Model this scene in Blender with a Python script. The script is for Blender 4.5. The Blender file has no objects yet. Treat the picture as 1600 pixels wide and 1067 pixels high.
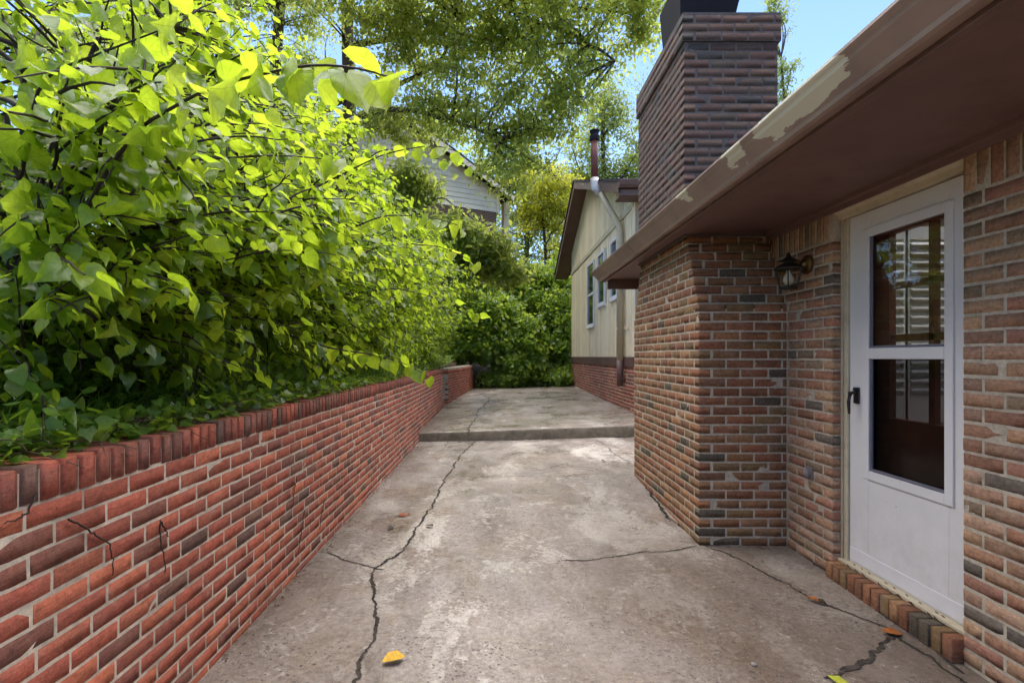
import bpy, math, random
import numpy as np
from mathutils import Vector, Matrix

rng = np.random.default_rng(7)
random.seed(7)
R = math.radians
scene = bpy.context.scene
COL = scene.collection

# ---------------------------------------------------------------- camera
CAMZ, FPX, VX, VY = 1.37, 835.0, 777.0, 557.0
cd = bpy.data.cameras.new('camera')
cam = bpy.data.objects.new('camera', cd); COL.objects.link(cam)
cam.location = (0, 0, CAMZ); cam.rotation_euler = (R(90), 0, 0)
cd.sensor_width = 36.0; cd.lens = 36.0 * FPX / 1600.0
cd.shift_x = (800 - VX) / 1600.0; cd.shift_y = (VY - 533.5) / 1600.0
cd.clip_start = 0.05; cd.clip_end = 2000
scene.camera = cam

# ---------------------------------------------------------------- sky, sun, exposure
SUN_EL, SUN_AZ = R(66), R(0)          # azimuth measured from +Y (straight ahead) towards +X
sdir = Vector((math.sin(SUN_AZ) * math.cos(SUN_EL), math.cos(SUN_AZ) * math.cos(SUN_EL), math.sin(SUN_EL)))
w = bpy.data.worlds.new('World'); scene.world = w; w.use_nodes = True
wn = w.node_tree; bg = wn.nodes['Background']
sky = wn.nodes.new('ShaderNodeTexSky'); sky.sky_type = 'NISHITA'; sky.sun_disc = False
sky.sun_elevation = SUN_EL; sky.sun_rotation = SUN_AZ
sky.air_density = 0.8; sky.dust_density = 0.0; sky.ozone_density = 4.5
wn.links.new(sky.outputs['Color'], bg.inputs['Color']); bg.inputs['Strength'].default_value = 0.05
ld = bpy.data.lights.new('sun', 'SUN'); ld.energy = 1.5; ld.angle = R(100); ld.color = (1.0, 0.95, 0.87)
sun = bpy.data.objects.new('sun', ld); COL.objects.link(sun)
sun.location = sdir * 50; sun.rotation_euler = sdir.to_track_quat('Z', 'Y').to_euler()
scene.view_settings.view_transform = 'Standard'; scene.view_settings.look = 'None'
scene.view_settings.exposure = 2.9; scene.view_settings.gamma = 1.0
scene.view_settings.use_curve_mapping = False
scene.view_settings.use_white_balance = True; scene.view_settings.white_balance_temperature = 6750; scene.view_settings.white_balance_tint = 14
scene.render.engine = 'CYCLES'
scene.cycles.max_bounces = 6; scene.cycles.transparent_max_bounces = 8
scene.cycles.diffuse_bounces = 4; scene.cycles.transmission_bounces = 4; scene.cycles.glossy_bounces = 3
scene.cycles.use_adaptive_sampling = True; scene.cycles.adaptive_threshold = 0.03
scene.cycles.use_denoising = True
scene.cycles.caustics_reflective = False; scene.cycles.caustics_refractive = False

# ---------------------------------------------------------------- helpers
def P(px, py, Y):
    "world point seen at photo pixel (px, py) at distance Y"
    return np.array([(px - VX) * Y / FPX, Y, CAMZ + (VY - py) * Y / FPX])

def tag(o, label=None, cat=None, group=None, kind=None):
    if label: o['label'] = label
    if cat: o['category'] = cat
    if group: o['group'] = group
    if kind: o['kind'] = kind
    return o

ORIG = {}
def empty(name, loc, label=None, cat=None, group=None):
    o = bpy.data.objects.new(name, None); COL.objects.link(o)
    o.location = loc; o.empty_display_size = 0.2
    ORIG[o.name] = Vector(loc)
    return tag(o, label, cat, group)

def adopt(o, parent):
    if parent is None: return o
    o.parent = parent
    if parent.name in ORIG:
        o.matrix_parent_inverse = Matrix.Translation(-ORIG[parent.name])
    return o

def mesh_from(name, V, F, smooth=False, tone=None, uv=None):
    "V (n,3) array; F array of equal-length faces, or a list of faces"
    me = bpy.data.meshes.new(name)
    V = np.asarray(V, dtype=np.float32)
    if isinstance(F, np.ndarray):
        k = F.shape[1]; nf = len(F)
        me.vertices.add(len(V)); me.vertices.foreach_set('co', V.ravel())
        me.loops.add(nf * k); me.loops.foreach_set('vertex_index', F.astype(np.int32).ravel())
        me.polygons.add(nf)
        me.polygons.foreach_set('loop_start', np.arange(0, nf * k, k, dtype=np.int32))
        try: me.polygons.foreach_set('loop_total', np.full(nf, k, dtype=np.int32))
        except Exception: pass
        me.update(calc_edges=True)
    else:
        me.from_pydata(V.tolist(), [], F); me.update()
    if smooth: me.polygons.foreach_set('use_smooth', np.ones(len(me.polygons), dtype=bool))
    if tone is not None:
        a = me.attributes.new('tone', 'FLOAT', 'POINT'); a.data.foreach_set('value', np.asarray(tone, dtype=np.float32))
    if uv is not None:
        l = me.uv_layers.new(name='UVMap')
        vi = np.empty(len(me.loops), dtype=np.int32); me.loops.foreach_get('vertex_index', vi)
        l.data.foreach_set('uv', np.asarray(uv, dtype=np.float32)[vi].ravel())
    return me

def obj(name, me, mat=None, parent=None):
    o = bpy.data.objects.new(name, me); COL.objects.link(o)
    if mat is not None and len(me.materials) == 0: me.materials.append(mat)
    return adopt(o, parent)

class MB:
    def __init__(s): s.v = []; s.f = []
    def add(s, V, F):
        n = len(s.v); s.v += [tuple(p) for p in V]; s.f += [[i + n for i in f] for f in F]; return s
    def box(s, x0, x1, y0, y1, z0, z1):
        V = [(x, y, z) for z in (z0, z1) for y in (y0, y1) for x in (x0, x1)]
        return s.add(V, [[0, 2, 3, 1], [4, 5, 7, 6], [0, 1, 5, 4], [2, 6, 7, 3], [0, 4, 6, 2], [1, 3, 7, 5]])
    def extrude(s, poly, axis, a, b):
        "poly: list of 2-D points; axis 'x','y','z' = extrusion axis"
        def mk(p, t):
            if axis == 'y': return (p[0], t, p[1])
            if axis == 'x': return (t, p[0], p[1])
            return (p[0], p[1], t)
        n = len(poly)
        V = [mk(p, a) for p in poly] + [mk(p, b) for p in poly]
        F = [[i, (i + 1) % n, n + (i + 1) % n, n + i] for i in range(n)] + [list(range(n))[::-1], list(range(n, 2 * n))]
        return s.add(V, F)
    def lathe(s, prof, c, n=16, axis='z'):
        V = []; F = []
        for r, h in prof:
            for k in range(n):
                a = 2 * math.pi * k / n; q = (r * math.cos(a), r * math.sin(a), h)
                if axis == 'x': q = (h, q[0], q[1])
                if axis == 'y': q = (q[0], h, q[1])
                V.append((q[0] + c[0], q[1] + c[1], q[2] + c[2]))
        for i in range(len(prof) - 1):
            for k in range(n):
                F.append([i * n + k, i * n + (k + 1) % n, (i + 1) * n + (k + 1) % n, (i + 1) * n + k])
        F.append(list(range(n))[::-1]); F.append([(len(prof) - 1) * n + k for k in range(n)])
        return s.add(V, F)
    def tube(s, pts, rad, n=8):
        V, F = tube_arrays(np.array(pts, float), np.array(rad, float) if np.ndim(rad) else np.full(len(pts), rad), n)
        s.add(V.tolist(), F.tolist())
        m = len(V); k = len(s.v) - m
        s.f.append([k + i for i in range(n)][::-1]); s.f.append([k + m - n + i for i in range(n)])
        return s
    def build(s, name, mat, parent=None, bevel=0, smooth=False):
        me = mesh_from(name, np.array(s.v), s.f, smooth)
        o = obj(name, me, mat, parent)
        import bmesh
        b = bmesh.new(); b.from_mesh(me); bmesh.ops.recalc_face_normals(b, faces=b.faces[:]); b.to_mesh(me); b.free()
        if bevel:
            m = o.modifiers.new('bevel', 'BEVEL'); m.width = bevel; m.segments = 2; m.limit_method = 'ANGLE'
        return o

def tube_arrays(pts, rad, n=6):
    m = len(pts)
    T = np.gradient(pts, axis=0); T /= np.linalg.norm(T, axis=1, keepdims=True) + 1e-9
    ref = np.array([0.31, 0.17, 0.93]); 
    A = np.cross(T, ref); A /= np.linalg.norm(A, axis=1, keepdims=True) + 1e-9
    B = np.cross(T, A)
    ang = np.arange(n) * 2 * math.pi / n
    V = pts[:, None, :] + rad[:, None, None] * (np.cos(ang)[None, :, None] * A[:, None, :] + np.sin(ang)[None, :, None] * B[:, None, :])
    V = V.reshape(-1, 3)
    i = np.arange(m - 1)[:, None] * n; k = np.arange(n)[None, :]; k2 = (np.arange(n)[None, :] + 1) % n
    F = np.stack([i + k, i + k2, i + n + k2, i + n + k], axis=-1).reshape(-1, 4)
    return V, F

class Tubes:
    def __init__(s): s.V = []; s.F = []; s.n = 0
    def add(s, pts, rad, n=5):
        V, F = tube_arrays(np.asarray(pts, float), np.asarray(rad, float), n)
        s.V.append(V); s.F.append(F + s.n); s.n += len(V)
    def mesh(s, name): return mesh_from(name, np.concatenate(s.V), np.concatenate(s.F), True)

def bez(a, b, c, n):
    t = np.linspace(0, 1, n)[:, None]
    return (1 - t) ** 2 * a + 2 * t * (1 - t) * b + t * t * c

def norm(v): return v / (np.linalg.norm(v, axis=-1, keepdims=True) + 1e-9)

# ---------------------------------------------------------------- materials
def newmat(name):
    m = bpy.data.materials.new(name); m.use_nodes = True
    nt = m.node_tree; nt.nodes.clear()
    out = nt.nodes.new('ShaderNodeOutputMaterial')
    return m, nt, out
def N(nt, t, **kw):
    n = nt.nodes.new('ShaderNode' + t)
    for k, v in kw.items():
        if hasattr(n, k): setattr(n, k, v)
        else: n.inputs[k].default_value = v
    return n
def L(nt, a, b): nt.links.new(a, b)
def noise(nt, scale, detail=4, rough=0.55, vec=None, dist=0.0):
    n = N(nt, 'TexNoise'); n.inputs['Scale'].default_value = scale; n.inputs['Detail'].default_value = detail
    n.inputs['Roughness'].default_value = rough; n.inputs['Distortion'].default_value = dist
    if vec is not None: L(nt, vec, n.inputs['Vector'])
    return n.outputs['Fac']
def ramp(nt, fac, stops, interp='LINEAR'):
    n = N(nt, 'ValToRGB'); cr = n.color_ramp; cr.interpolation = interp
    while len(cr.elements) < len(stops): cr.elements.new(0.5)
    for e, (p, c) in zip(cr.elements, stops):
        e.position = p
        e.color = (c, c, c, 1) if not hasattr(c, '__len__') else (*c, 1)
    L(nt, fac, n.inputs['Fac']); return n.outputs['Color']
def mixc(nt, fac, a, b, mode='MIX'):
    n = N(nt, 'Mix'); n.data_type = 'RGBA'; n.blend_type = mode
    ins = [s for s in n.inputs if s.type == 'RGBA']
    if hasattr(fac, 'is_linked'): L(nt, fac, n.inputs[0])
    else: n.inputs[0].default_value = fac
    for s, v in zip(ins, (a, b)):
        if hasattr(v, 'is_linked'): L(nt, v, s)
        else: s.default_value = (*v, 1)
    return [s for s in n.outputs if s.type == 'RGBA'][0]
def math_(nt, op, a, b=0.0, clamp=False):
    n = N(nt, 'Math'); n.operation = op; n.use_clamp = clamp
    for s, v in zip(n.inputs, (a, b)):
        if hasattr(v, 'is_linked'): L(nt, v, s)
        else: s.default_value = v
    return n.outputs[0]
def scaled(nt, sx, sy, sz, src='Object'):
    tc = N(nt, 'TexCoord')
    if src == 'World':
        g = N(nt, 'NewGeometry'); v = g.outputs['Position']
    else: v = tc.outputs[src]
    mp = N(nt, 'Mapping'); mp.inputs['Scale'].default_value = (sx, sy, sz); L(nt, v, mp.inputs['Vector'])
    return mp.outputs['Vector']
def bump(nt, h, strength=0.4, dist=0.01):
    b = N(nt, 'Bump'); b.inputs['Strength'].default_value = strength; b.inputs['Distance'].default_value = dist
    L(nt, h, b.inputs['Height']); return b.outputs['Normal']
def principled(nt, out, color, rough=0.6, spec=0.5, nrm=None, metal=0.0):
    p = N(nt, 'BsdfPrincipled')
    for key, v in (('Base Color', color), ('Roughness', rough), ('Metallic', metal), ('Specular IOR Level', spec)):
        if hasattr(v, 'is_linked'): L(nt, v, p.inputs[key])
        else: p.inputs[key].default_value = (*v, 1) if hasattr(v, '__len__') else v
    if nrm is not None: L(nt, nrm, p.inputs['Normal'])
    if out is not None: L(nt, p.outputs[0], out.inputs['Surface'])
    return p
def tone_(nt):
    a = N(nt, 'Attribute'); a.attribute_type = 'GEOMETRY'; a.attribute_name = 'tone'
    b = N(nt, 'Attribute'); b.attribute_type = 'OBJECT'; b.attribute_name = 'tone'
    return math_(nt, 'ADD', a.outputs['Fac'], b.outputs['Fac'])

def simple(name, color, rough=0.6, var=0.15, scale=6.0, spec=0.4, bstr=0.15, bscale=60.0, metal=0.0, dirt=None, dirt_amt=0.5):
    m, nt, out = newmat(name)
    wv = scaled(nt, 1, 1, 1, 'World')
    n1 = noise(nt, scale, 5, 0.6, wv)
    dark = tuple(c * (1 - var) for c in color); lite = tuple(min(1, c * (1 + var)) for c in color)
    col = ramp(nt, n1, [(0.3, dark), (0.7, lite)])
    if dirt is not None:
        n3 = noise(nt, scale * 1.7, 6, 0.7, wv)
        col = mixc(nt, math_(nt, 'MULTIPLY', ramp(nt, n3, [(0.5, 0.0), (0.72, 1.0)]), dirt_amt), col, dirt)
    n2 = noise(nt, bscale, 4, 0.6, wv)
    principled(nt, out, col, rough, spec, bump(nt, n2, bstr, 0.004), metal)
    return m

def brick_mat(name, palette, streak=1.0, rough=0.8, darken=None, bst=0.7, bloom=0.25):
    m, nt, out = newmat(name)
    t = tone_(nt)
    n = len(palette)
    col = ramp(nt, t, [(i / n, c) for i, c in enumerate(palette)], 'CONSTANT')
    # fine hue jitter per brick
    jit = math_(nt, 'FRACT', math_(nt, 'MULTIPLY', t, 37.7))
    col = mixc(nt, 1.0, col, ramp(nt, jit, [(0, (0.78, 0.78, 0.8)), (1, (1.2, 1.16, 1.12))]), 'MULTIPLY')
    wv = scaled(nt, 1, 1, 1, 'World')
    n1 = noise(nt, 55, 6, 0.72, wv)
    col = mixc(nt, 1.0, col, ramp(nt, n1, [(0.28, (0.55, 0.53, 0.52)), (0.5, (1, 1, 1)), (0.78, (1.45, 1.4, 1.35))]), 'MULTIPLY')
    n2 = noise(nt, 9, 5, 0.65, wv)
    col = mixc(nt, math_(nt, 'MULTIPLY', ramp(nt, n2, [(0.52, 0.0), (0.75, 1.0)]), bloom), col, (0.36, 0.27, 0.21))
    sp = noise(nt, 420, 2, 0.5, wv)
    col = mixc(nt, math_(nt, 'MULTIPLY', ramp(nt, sp, [(0.66, 0.0), (0.72, 1.0)]), 0.5), col, (0.5, 0.42, 0.36))
    n4 = noise(nt, 3.1, 5, 0.7, wv)
    col = mixc(nt, math_(nt, 'MULTIPLY', ramp(nt, n4, [(0.55, 0.0), (0.72, 1.0)]), 0.35), col, (0.06, 0.05, 0.042))
    sb_ = ramp(nt, noise(nt, 4.3, 7, 0.75, wv, 0.5), [(0.6, 0.0), (0.72, 1.0)])
    col = mixc(nt, math_(nt, 'MULTIPLY', sb_, 0.18), col, (0.55, 0.5, 0.44))
    if darken:
        col = mixc(nt, darken, col, (0.035, 0.032, 0.036))
    # scored, bark-like face: noise drawn out along the brick
    sv = scaled(nt, 12, 12, 85, 'World')
    g = noise(nt, 1.0, 6, 0.7, sv, 0.8)
    col = mixc(nt, streak, col, mixc(nt, 1.0, col, ramp(nt, g, [(0.34, (0.5, 0.46, 0.46)), (0.5, (1, 1, 1)), (0.62, (1.15, 1.12, 1.1)), (0.7, (1.7, 1.6, 1.55))]), 'MULTIPLY'))
    # hairline chips and dark pores
    po = noise(nt, 130, 5, 0.8, wv)
    col = mixc(nt, math_(nt, 'MULTIPLY', ramp(nt, po, [(0.30, 1.0), (0.38, 0.0)]), 0.6), col, (0.04, 0.03, 0.028))
    h = math_(nt, 'ADD', math_(nt, 'MULTIPLY', g, 1.3 * streak), math_(nt, 'MULTIPLY', noise(nt, 160, 4, 0.7, wv), 0.5))
    principled(nt, out, col, rough, 0.35, bump(nt, h, bst, 0.010))
    return m

def mortar_mat(name, c, dark=0.5):
    m, nt, out = newmat(name)
    wv = scaled(nt, 1, 1, 1, 'World')
    col = ramp(nt, noise(nt, 30, 6, 0.7, wv), [(0.3, tuple(x * 0.6 for x in c)), (0.7, tuple(x * 1.15 for x in c))])
    col = mixc(nt, math_(nt, 'MULTIPLY', ramp(nt, noise(nt, 2.3, 5, 0.7, wv), [(0.48, 0.0), (0.68, 1.0)]), dark), col, (0.07, 0.06, 0.048))
    principled(nt, out, col, 0.9, 0.2, bump(nt, noise(nt, 180, 4, 0.7, wv), 0.6, 0.004))
    return m

def leaf_mat(name, shades, trans, tfac=0.5, rough=0.3, spec=0.5, veins=False, coat=0.0):
    m, nt, out = newmat(name)
    t = tone_(nt)
    col = ramp(nt, t, [(i / max(1, len(shades) - 1), c) for i, c in enumerate(shades)])
    tcol = ramp(nt, t, [(i / max(1, len(trans) - 1), c) for i, c in enumerate(trans)])
    wv = scaled(nt, 1, 1, 1, 'World')
    nz = ramp(nt, noise(nt, 45, 4, 0.6, wv), [(0.3, (0.75, 0.78, 0.7)), (0.7, (1.15, 1.12, 1.1))])
    col = mixc(nt, 1.0, col, nz, 'MULTIPLY'); tcol = mixc(nt, 1.0, tcol, nz, 'MULTIPLY')
    nrm = None
    if veins:
        uvn = N(nt, 'UVMap'); sep = N(nt, 'SeparateXYZ'); L(nt, uvn.outputs[0], sep.inputs[0])
        u, v = sep.outputs[0], math_(nt, 'ABSOLUTE', sep.outputs[1])
        ang = math_(nt, 'ARCTAN2', v, math_(nt, 'ADD', u, 0.06))
        ln = None
        for a0 in (0.0, 0.52, 1.12):
            d = math_(nt, 'MULTIPLY', math_(nt, 'ABSOLUTE', math_(nt, 'SUBTRACT', ang, a0)), math_(nt, 'ADD', u, 0.25))
            k = math_(nt, 'LESS_THAN', d, 0.014)
            ln = k if ln is None else math_(nt, 'MAXIMUM', ln, k)
        # side veins
        sd = math_(nt, 'FRACT', math_(nt, 'MULTIPLY', math_(nt, 'SUBTRACT', u, math_(nt, 'MULTIPLY', v, 0.7)), 6.0))
        k2 = math_(nt, 'MULTIPLY', math_(nt, 'LESS_THAN', sd, 0.07), 0.5)
        ln = math_(nt, 'MAXIMUM', ln, k2)
        tcol = mixc(nt, math_(nt, 'MULTIPLY', ln, 0.38), tcol, (0.10, 0.20, 0.01))
        col = mixc(nt, math_(nt, 'MULTIPLY', ln, 0.3), col, (0.12, 0.2, 0.06))
        hh = math_(nt, 'ADD', math_(nt, 'MULTIPLY', ln, -0.6), math_(nt, 'MULTIPLY', noise(nt, 120, 3, 0.6, wv), 0.6))
        nrm = bump(nt, hh, 0.35, 0.004)
    p = principled(nt, None, col, rough, spec, nrm)
    if coat: p.inputs['Coat Weight'].default_value = coat; p.inputs['Coat Roughness'].default_value = 0.18
    tr = N(nt, 'BsdfTranslucent'); L(nt, tcol, tr.inputs['Color'])
    mx = N(nt, 'MixShader'); mx.inputs[0].default_value = tfac
    L(nt, p.outputs[0], mx.inputs[1]); L(nt, tr.outputs[0], mx.inputs[2]); L(nt, mx.outputs[0], out.inputs['Surface'])
    return m

def concrete_mat(name, upper=False):
    m, nt, out = newmat(name)
    wv = scaled(nt, 1, 1, 1, 'World')
    sv = scaled(nt, 1.0, 0.5, 1, 'World')
    base = ramp(nt, noise(nt, 2.6, 9, 0.72, sv, 0.7), [(0.30, (0.114, 0.094, 0.080)), (0.45, (0.198, 0.173, 0.152)), (0.58, (0.252, 0.227, 0.203)), (0.75, (0.306, 0.281, 0.253))])
    # tan / rusty tint
    base = mixc(nt, math_(nt, 'MULTIPLY', ramp(nt, noise(nt, 1.2, 6, 0.65, wv, 0.8), [(0.46, 0.0), (0.64, 1.0)]), 0.6), base, (0.202, 0.156, 0.119))
    # cooler worn tint
    base = mixc(nt, math_(nt, 'MULTIPLY', ramp(nt, noise(nt, 1.9, 6, 0.65, sv, 0.3), [(0.5, 0.0), (0.62, 1.0)]), 0.5), base, (0.226, 0.208, 0.206))
    # pale peeled skin with crisp, ragged edges
    pe = math_(nt, 'ADD', math_(nt, 'MULTIPLY', noise(nt, 1.5, 5, 0.65, sv, 0.6), 0.68), math_(nt, 'MULTIPLY', noise(nt, 17, 8, 0.75, wv, 0.5), 0.32))
    pm = ramp(nt, pe, [(0.525, 0.0), (0.545, 1.0)])
    base = mixc(nt, math_(nt, 'MULTIPLY', pm, 0.25 if upper else 0.85), base, (0.353, 0.330, 0.297))
    pe2 = ramp(nt, noise(nt, 7, 8, 0.78, wv, 0.6), [(0.58, 0.0), (0.61, 1.0)])
    base = mixc(nt, math_(nt, 'MULTIPLY', pe2, 0.2 if upper else 0.6), base, (0.332, 0.314, 0.288))
    # dark stains, ragged
    st = ramp(nt, noise(nt, 3.3, 8, 0.75, sv, 0.9), [(0.55, 0.0), (0.68, 1.0)])
    base = mixc(nt, math_(nt, 'MULTIPLY', st, 0.7), base, (0.104, 0.085, 0.069))
    st2 = ramp(nt, noise(nt, 11, 7, 0.75, wv, 0.4), [(0.60, 0.0), (0.68, 1.0)])
    base = mixc(nt, math_(nt, 'MULTIPLY', st2, 0.5), base, (0.091, 0.075, 0.064))
    if upper:
        tv = scaled(nt, 0.35, 1.4, 1, 'World')
        ms = ramp(nt, noise(nt, 1.3, 7, 0.7, tv, 0.7), [(0.48, 0.0), (0.58, 1.0)])
        base = mixc(nt, math_(nt, 'MULTIPLY', ms, 0.5), base, (0.10, 0.095, 0.05))
    # silt and grime washed against the brick wall on the left
    g = N(nt, 'NewGeometry'); sp = N(nt, 'SeparateXYZ'); L(nt, g.outputs['Position'], sp.inputs[0])
    ed = N(nt, 'MapRange'); ed.inputs[1].default_value = -0.82; ed.inputs[2].default_value = -1.2; L(nt, sp.outputs[0], ed.inputs[0])
    eg = math_(nt, 'MULTIPLY', ed.outputs[0], ramp(nt, noise(nt, 5, 6, 0.7, wv), [(0.3, 0.3), (0.6, 1.0)]))
    base = mixc(nt, math_(nt, 'MULTIPLY', eg, 0.65), base, (0.117, 0.093, 0.075))
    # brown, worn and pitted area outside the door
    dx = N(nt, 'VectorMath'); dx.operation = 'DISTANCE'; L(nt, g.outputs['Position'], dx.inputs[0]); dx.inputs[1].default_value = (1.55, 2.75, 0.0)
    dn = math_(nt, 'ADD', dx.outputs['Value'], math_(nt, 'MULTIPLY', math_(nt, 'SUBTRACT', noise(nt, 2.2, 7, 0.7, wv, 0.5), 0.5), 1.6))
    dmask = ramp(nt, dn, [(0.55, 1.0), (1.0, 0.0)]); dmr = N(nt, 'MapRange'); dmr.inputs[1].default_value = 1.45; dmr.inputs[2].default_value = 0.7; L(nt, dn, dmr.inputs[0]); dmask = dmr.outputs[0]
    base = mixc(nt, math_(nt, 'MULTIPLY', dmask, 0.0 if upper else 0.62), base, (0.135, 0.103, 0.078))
    # pitted, exposed aggregate
    vo = N(nt, 'TexVoronoi'); vo.inputs['Scale'].default_value = 42; L(nt, wv, vo.inputs['Vector'])
    pit = math_(nt, 'MULTIPLY', ramp(nt, vo.outputs['Distance'], [(0.24, 1.0), (0.34, 0.0)]), ramp(nt, noise(nt, 1.6, 6, 0.7, wv), [(0.43, 0.0), (0.56, 1.0)]))
    pit = math_(nt, 'MULTIPLY', pit, ramp(nt, noise(nt, 35, 2, 0.5, wv), [(0.42, 0.0), (0.52, 1.0)]))
    base = mixc(nt, math_(nt, 'MULTIPLY', pit, 0.85), base, (0.07, 0.06, 0.06))
    fine = noise(nt, 210, 5, 0.8, wv)
    base = mixc(nt, 1.0, base, ramp(nt, fine, [(0.3, (0.62, 0.61, 0.60)), (0.7, (1.3, 1.3, 1.3))]), 'MULTIPLY')
    mid = noise(nt, 38, 7, 0.8, wv)
    base = mixc(nt, 1.0, base, ramp(nt, mid, [(0.32, (0.55, 0.53, 0.52)), (0.5, (1.0, 1.0, 1.0)), (0.68, (1.32, 1.32, 1.32))]), 'MULTIPLY')
    pale = ramp(nt, noise(nt, 26, 6, 0.8, wv, 0.3), [(0.60, 0.0), (0.64, 1.0)])
    base = mixc(nt, math_(nt, 'MULTIPLY', pale, 0.5), base, (0.47, 0.44, 0.40))
    drk = ramp(nt, noise(nt, 19, 6, 0.8, wv, 0.6), [(0.63, 0.0), (0.67, 1.0)])
    base = mixc(nt, math_(nt, 'MULTIPLY', drk, 0.5), base, (0.10, 0.08, 0.066))
    big = noise(nt, 0.9, 5, 0.6, sv, 0.8)
    base = mixc(nt, 1.0, base, ramp(nt, big, [(0.36, (0.98, 0.92, 0.86)), (0.5, (1.3, 1.27, 1.24)), (0.64, (1.72, 1.70, 1.68))]), 'MULTIPLY')
    rough = ramp(nt, noise(nt, 1.7, 6, 0.65, wv, 0.4), [(0.40, 0.22), (0.60, 0.66)])
    h = math_(nt, 'ADD', math_(nt, 'MULTIPLY', fine, 0.4), math_(nt, 'SUBTRACT', math_(nt, 'MULTIPLY', noise(nt, 14, 6, 0.7, wv), 0.8), math_(nt, 'MULTIPLY', pit, 0.8)))
    h = math_(nt, 'ADD', h, math_(nt, 'MULTIPLY', pm, 0.25))
    principled(nt, out, base, rough, 0.45, bump(nt, h, 0.5, 0.006))
    return m

RED = [(0.24, 0.072, 0.045), (0.27, 0.085, 0.052), (0.21, 0.062, 0.042), (0.29, 0.10, 0.06), (0.25, 0.075, 0.05), (0.18, 0.062, 0.045), (0.26, 0.09, 0.052), (0.105, 0.062, 0.05), (0.23, 0.07, 0.045), (0.14, 0.06, 0.045)]
BRN = [(0.235, 0.13, 0.085), (0.20, 0.105, 0.07), (0.25, 0.15, 0.095), (0.21, 0.12, 0.085), (0.23, 0.105, 0.075), (0.165, 0.11, 0.075), (0.26, 0.155, 0.11), (0.09, 0.07, 0.06), (0.22, 0.125, 0.08), (0.19, 0.09, 0.06)]
CHM = [(0.22, 0.095, 0.058), (0.19, 0.08, 0.052), (0.24, 0.115, 0.065), (0.20, 0.10, 0.06), (0.215, 0.085, 0.055), (0.175, 0.105, 0.06), (0.23, 0.12, 0.075), (0.085, 0.068, 0.058), (0.21, 0.09, 0.058), (0.18, 0.085, 0.055)]
def up(pal, k, warm=(1, 1, 1)): return [tuple(c * k * w_ for c, w_ in zip(p, warm)) for p in pal]
RED = up(RED, 1.32, (1.06, 0.9, 0.82)); BRN = up(BRN, 1.75, (1.0, 1.08, 1.02)); CHM = up(CHM, 1.25, (1.03, 1.08, 0.88))
M = {}
M['red_brick'] = brick_mat('red_brick', RED, 0.5, 0.75, None, 0.7, 0.2)
M['brown_brick'] = brick_mat('brown_brick', BRN, 0.55, 0.85, None, 0.6, 0.3)
M['chim_brick'] = brick_mat('chimney_brick', CHM, 0.55, 0.85, None, 0.6, 0.35)
M['stack_brick'] = brick_mat('dark_stack_brick', CHM, 0.4, 0.85, 0.70, 0.2, 0.08)  # upper stack: chimney brick mixed evenly towards near-black
M['mortar_l'] = mortar_mat('mortar_left', (0.58, 0.50, 0.40), 0.45)
M['mortar_h'] = mortar_mat('mortar_house', (0.55, 0.485, 0.38), 0.2)
M['mortar_s'] = mortar_mat('mortar_dark', (0.13, 0.11, 0.105), 0.5)  # darker mortar for the upper stack
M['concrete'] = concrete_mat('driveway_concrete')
M['concrete_up'] = concrete_mat('upper_concrete', True)
M['riser'] = simple('damp_mossy_riser', (0.14, 0.115, 0.085), 0.7, 0.4, 7, 0.4, 0.6, 60, dirt=(0.05, 0.045, 0.03), dirt_amt=0.8)
M['crack'] = simple('crack_dirt', (0.055, 0.047, 0.04), 0.95, 0.6, 25, 0.1, 0.5, 200)
M['soil'] = simple('leaf_litter_soil', (0.06, 0.045, 0.03), 0.95, 0.4, 9, 0.1, 0.8, 60, dirt=(0.05, 0.06, 0.02))
M['brown_paint'] = simple('brown_paint', (0.14, 0.078, 0.064), 0.5, 0.14, 3, 0.4, 0.12, 30, dirt=(0.05, 0.032, 0.028))
M['soffit'] = simple('soffit_paint', (0.16, 0.092, 0.082), 0.6, 0.12, 2.5, 0.35, 0.15, 50, dirt=(0.075, 0.04, 0.032), dirt_amt=0.4)
M['cream'] = simple('cream_siding', (0.80, 0.69, 0.48), 0.7, 0.06, 2, 0.3, 0.15, 40, dirt=(0.42, 0.38, 0.27), dirt_amt=0.25)
M['cream_b'] = simple('cream_siding_aged', (0.75, 0.64, 0.44), 0.7, 0.06, 2, 0.3, 0.15, 40, dirt=(0.42, 0.38, 0.27), dirt_amt=0.35)
M['cream_c'] = simple('cream_siding_pale', (0.83, 0.73, 0.53), 0.7, 0.05, 2, 0.3, 0.15, 40)
M['groove'] = simple('groove_shade_cream', (0.36, 0.31, 0.22), 0.8)  # shade of the siding grooves put into a darker cream
M['cream_trim'] = simple('cream_trim', (0.55, 0.48, 0.34), 0.6, 0.1, 5, 0.35, 0.2, 40, dirt=(0.30, 0.25, 0.16), dirt_amt=0.5)
M['white_paint'] = simple('white_door_paint', (0.72, 0.73, 0.74), 0.42, 0.03, 4, 0.45, 0.05, 20, dirt=(0.55, 0.55, 0.55), dirt_amt=0.25)
m, nt, out = newmat('white_door_paint'); wv = scaled(nt, 1, 1, 1, 'World')
col = ramp(nt, noise(nt, 3, 5, 0.6, wv), [(0.3, (0.70, 0.70, 0.70)), (0.7, (0.76, 0.755, 0.745))])
gz_ = N(nt, 'NewGeometry'); sz_ = N(nt, 'SeparateXYZ'); L(nt, gz_.outputs['Position'], sz_.inputs[0])
lo = N(nt, 'MapRange'); lo.inputs[1].default_value = 0.75; lo.inputs[2].default_value = 0.1; L(nt, sz_.outputs[2], lo.inputs[0])
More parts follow.
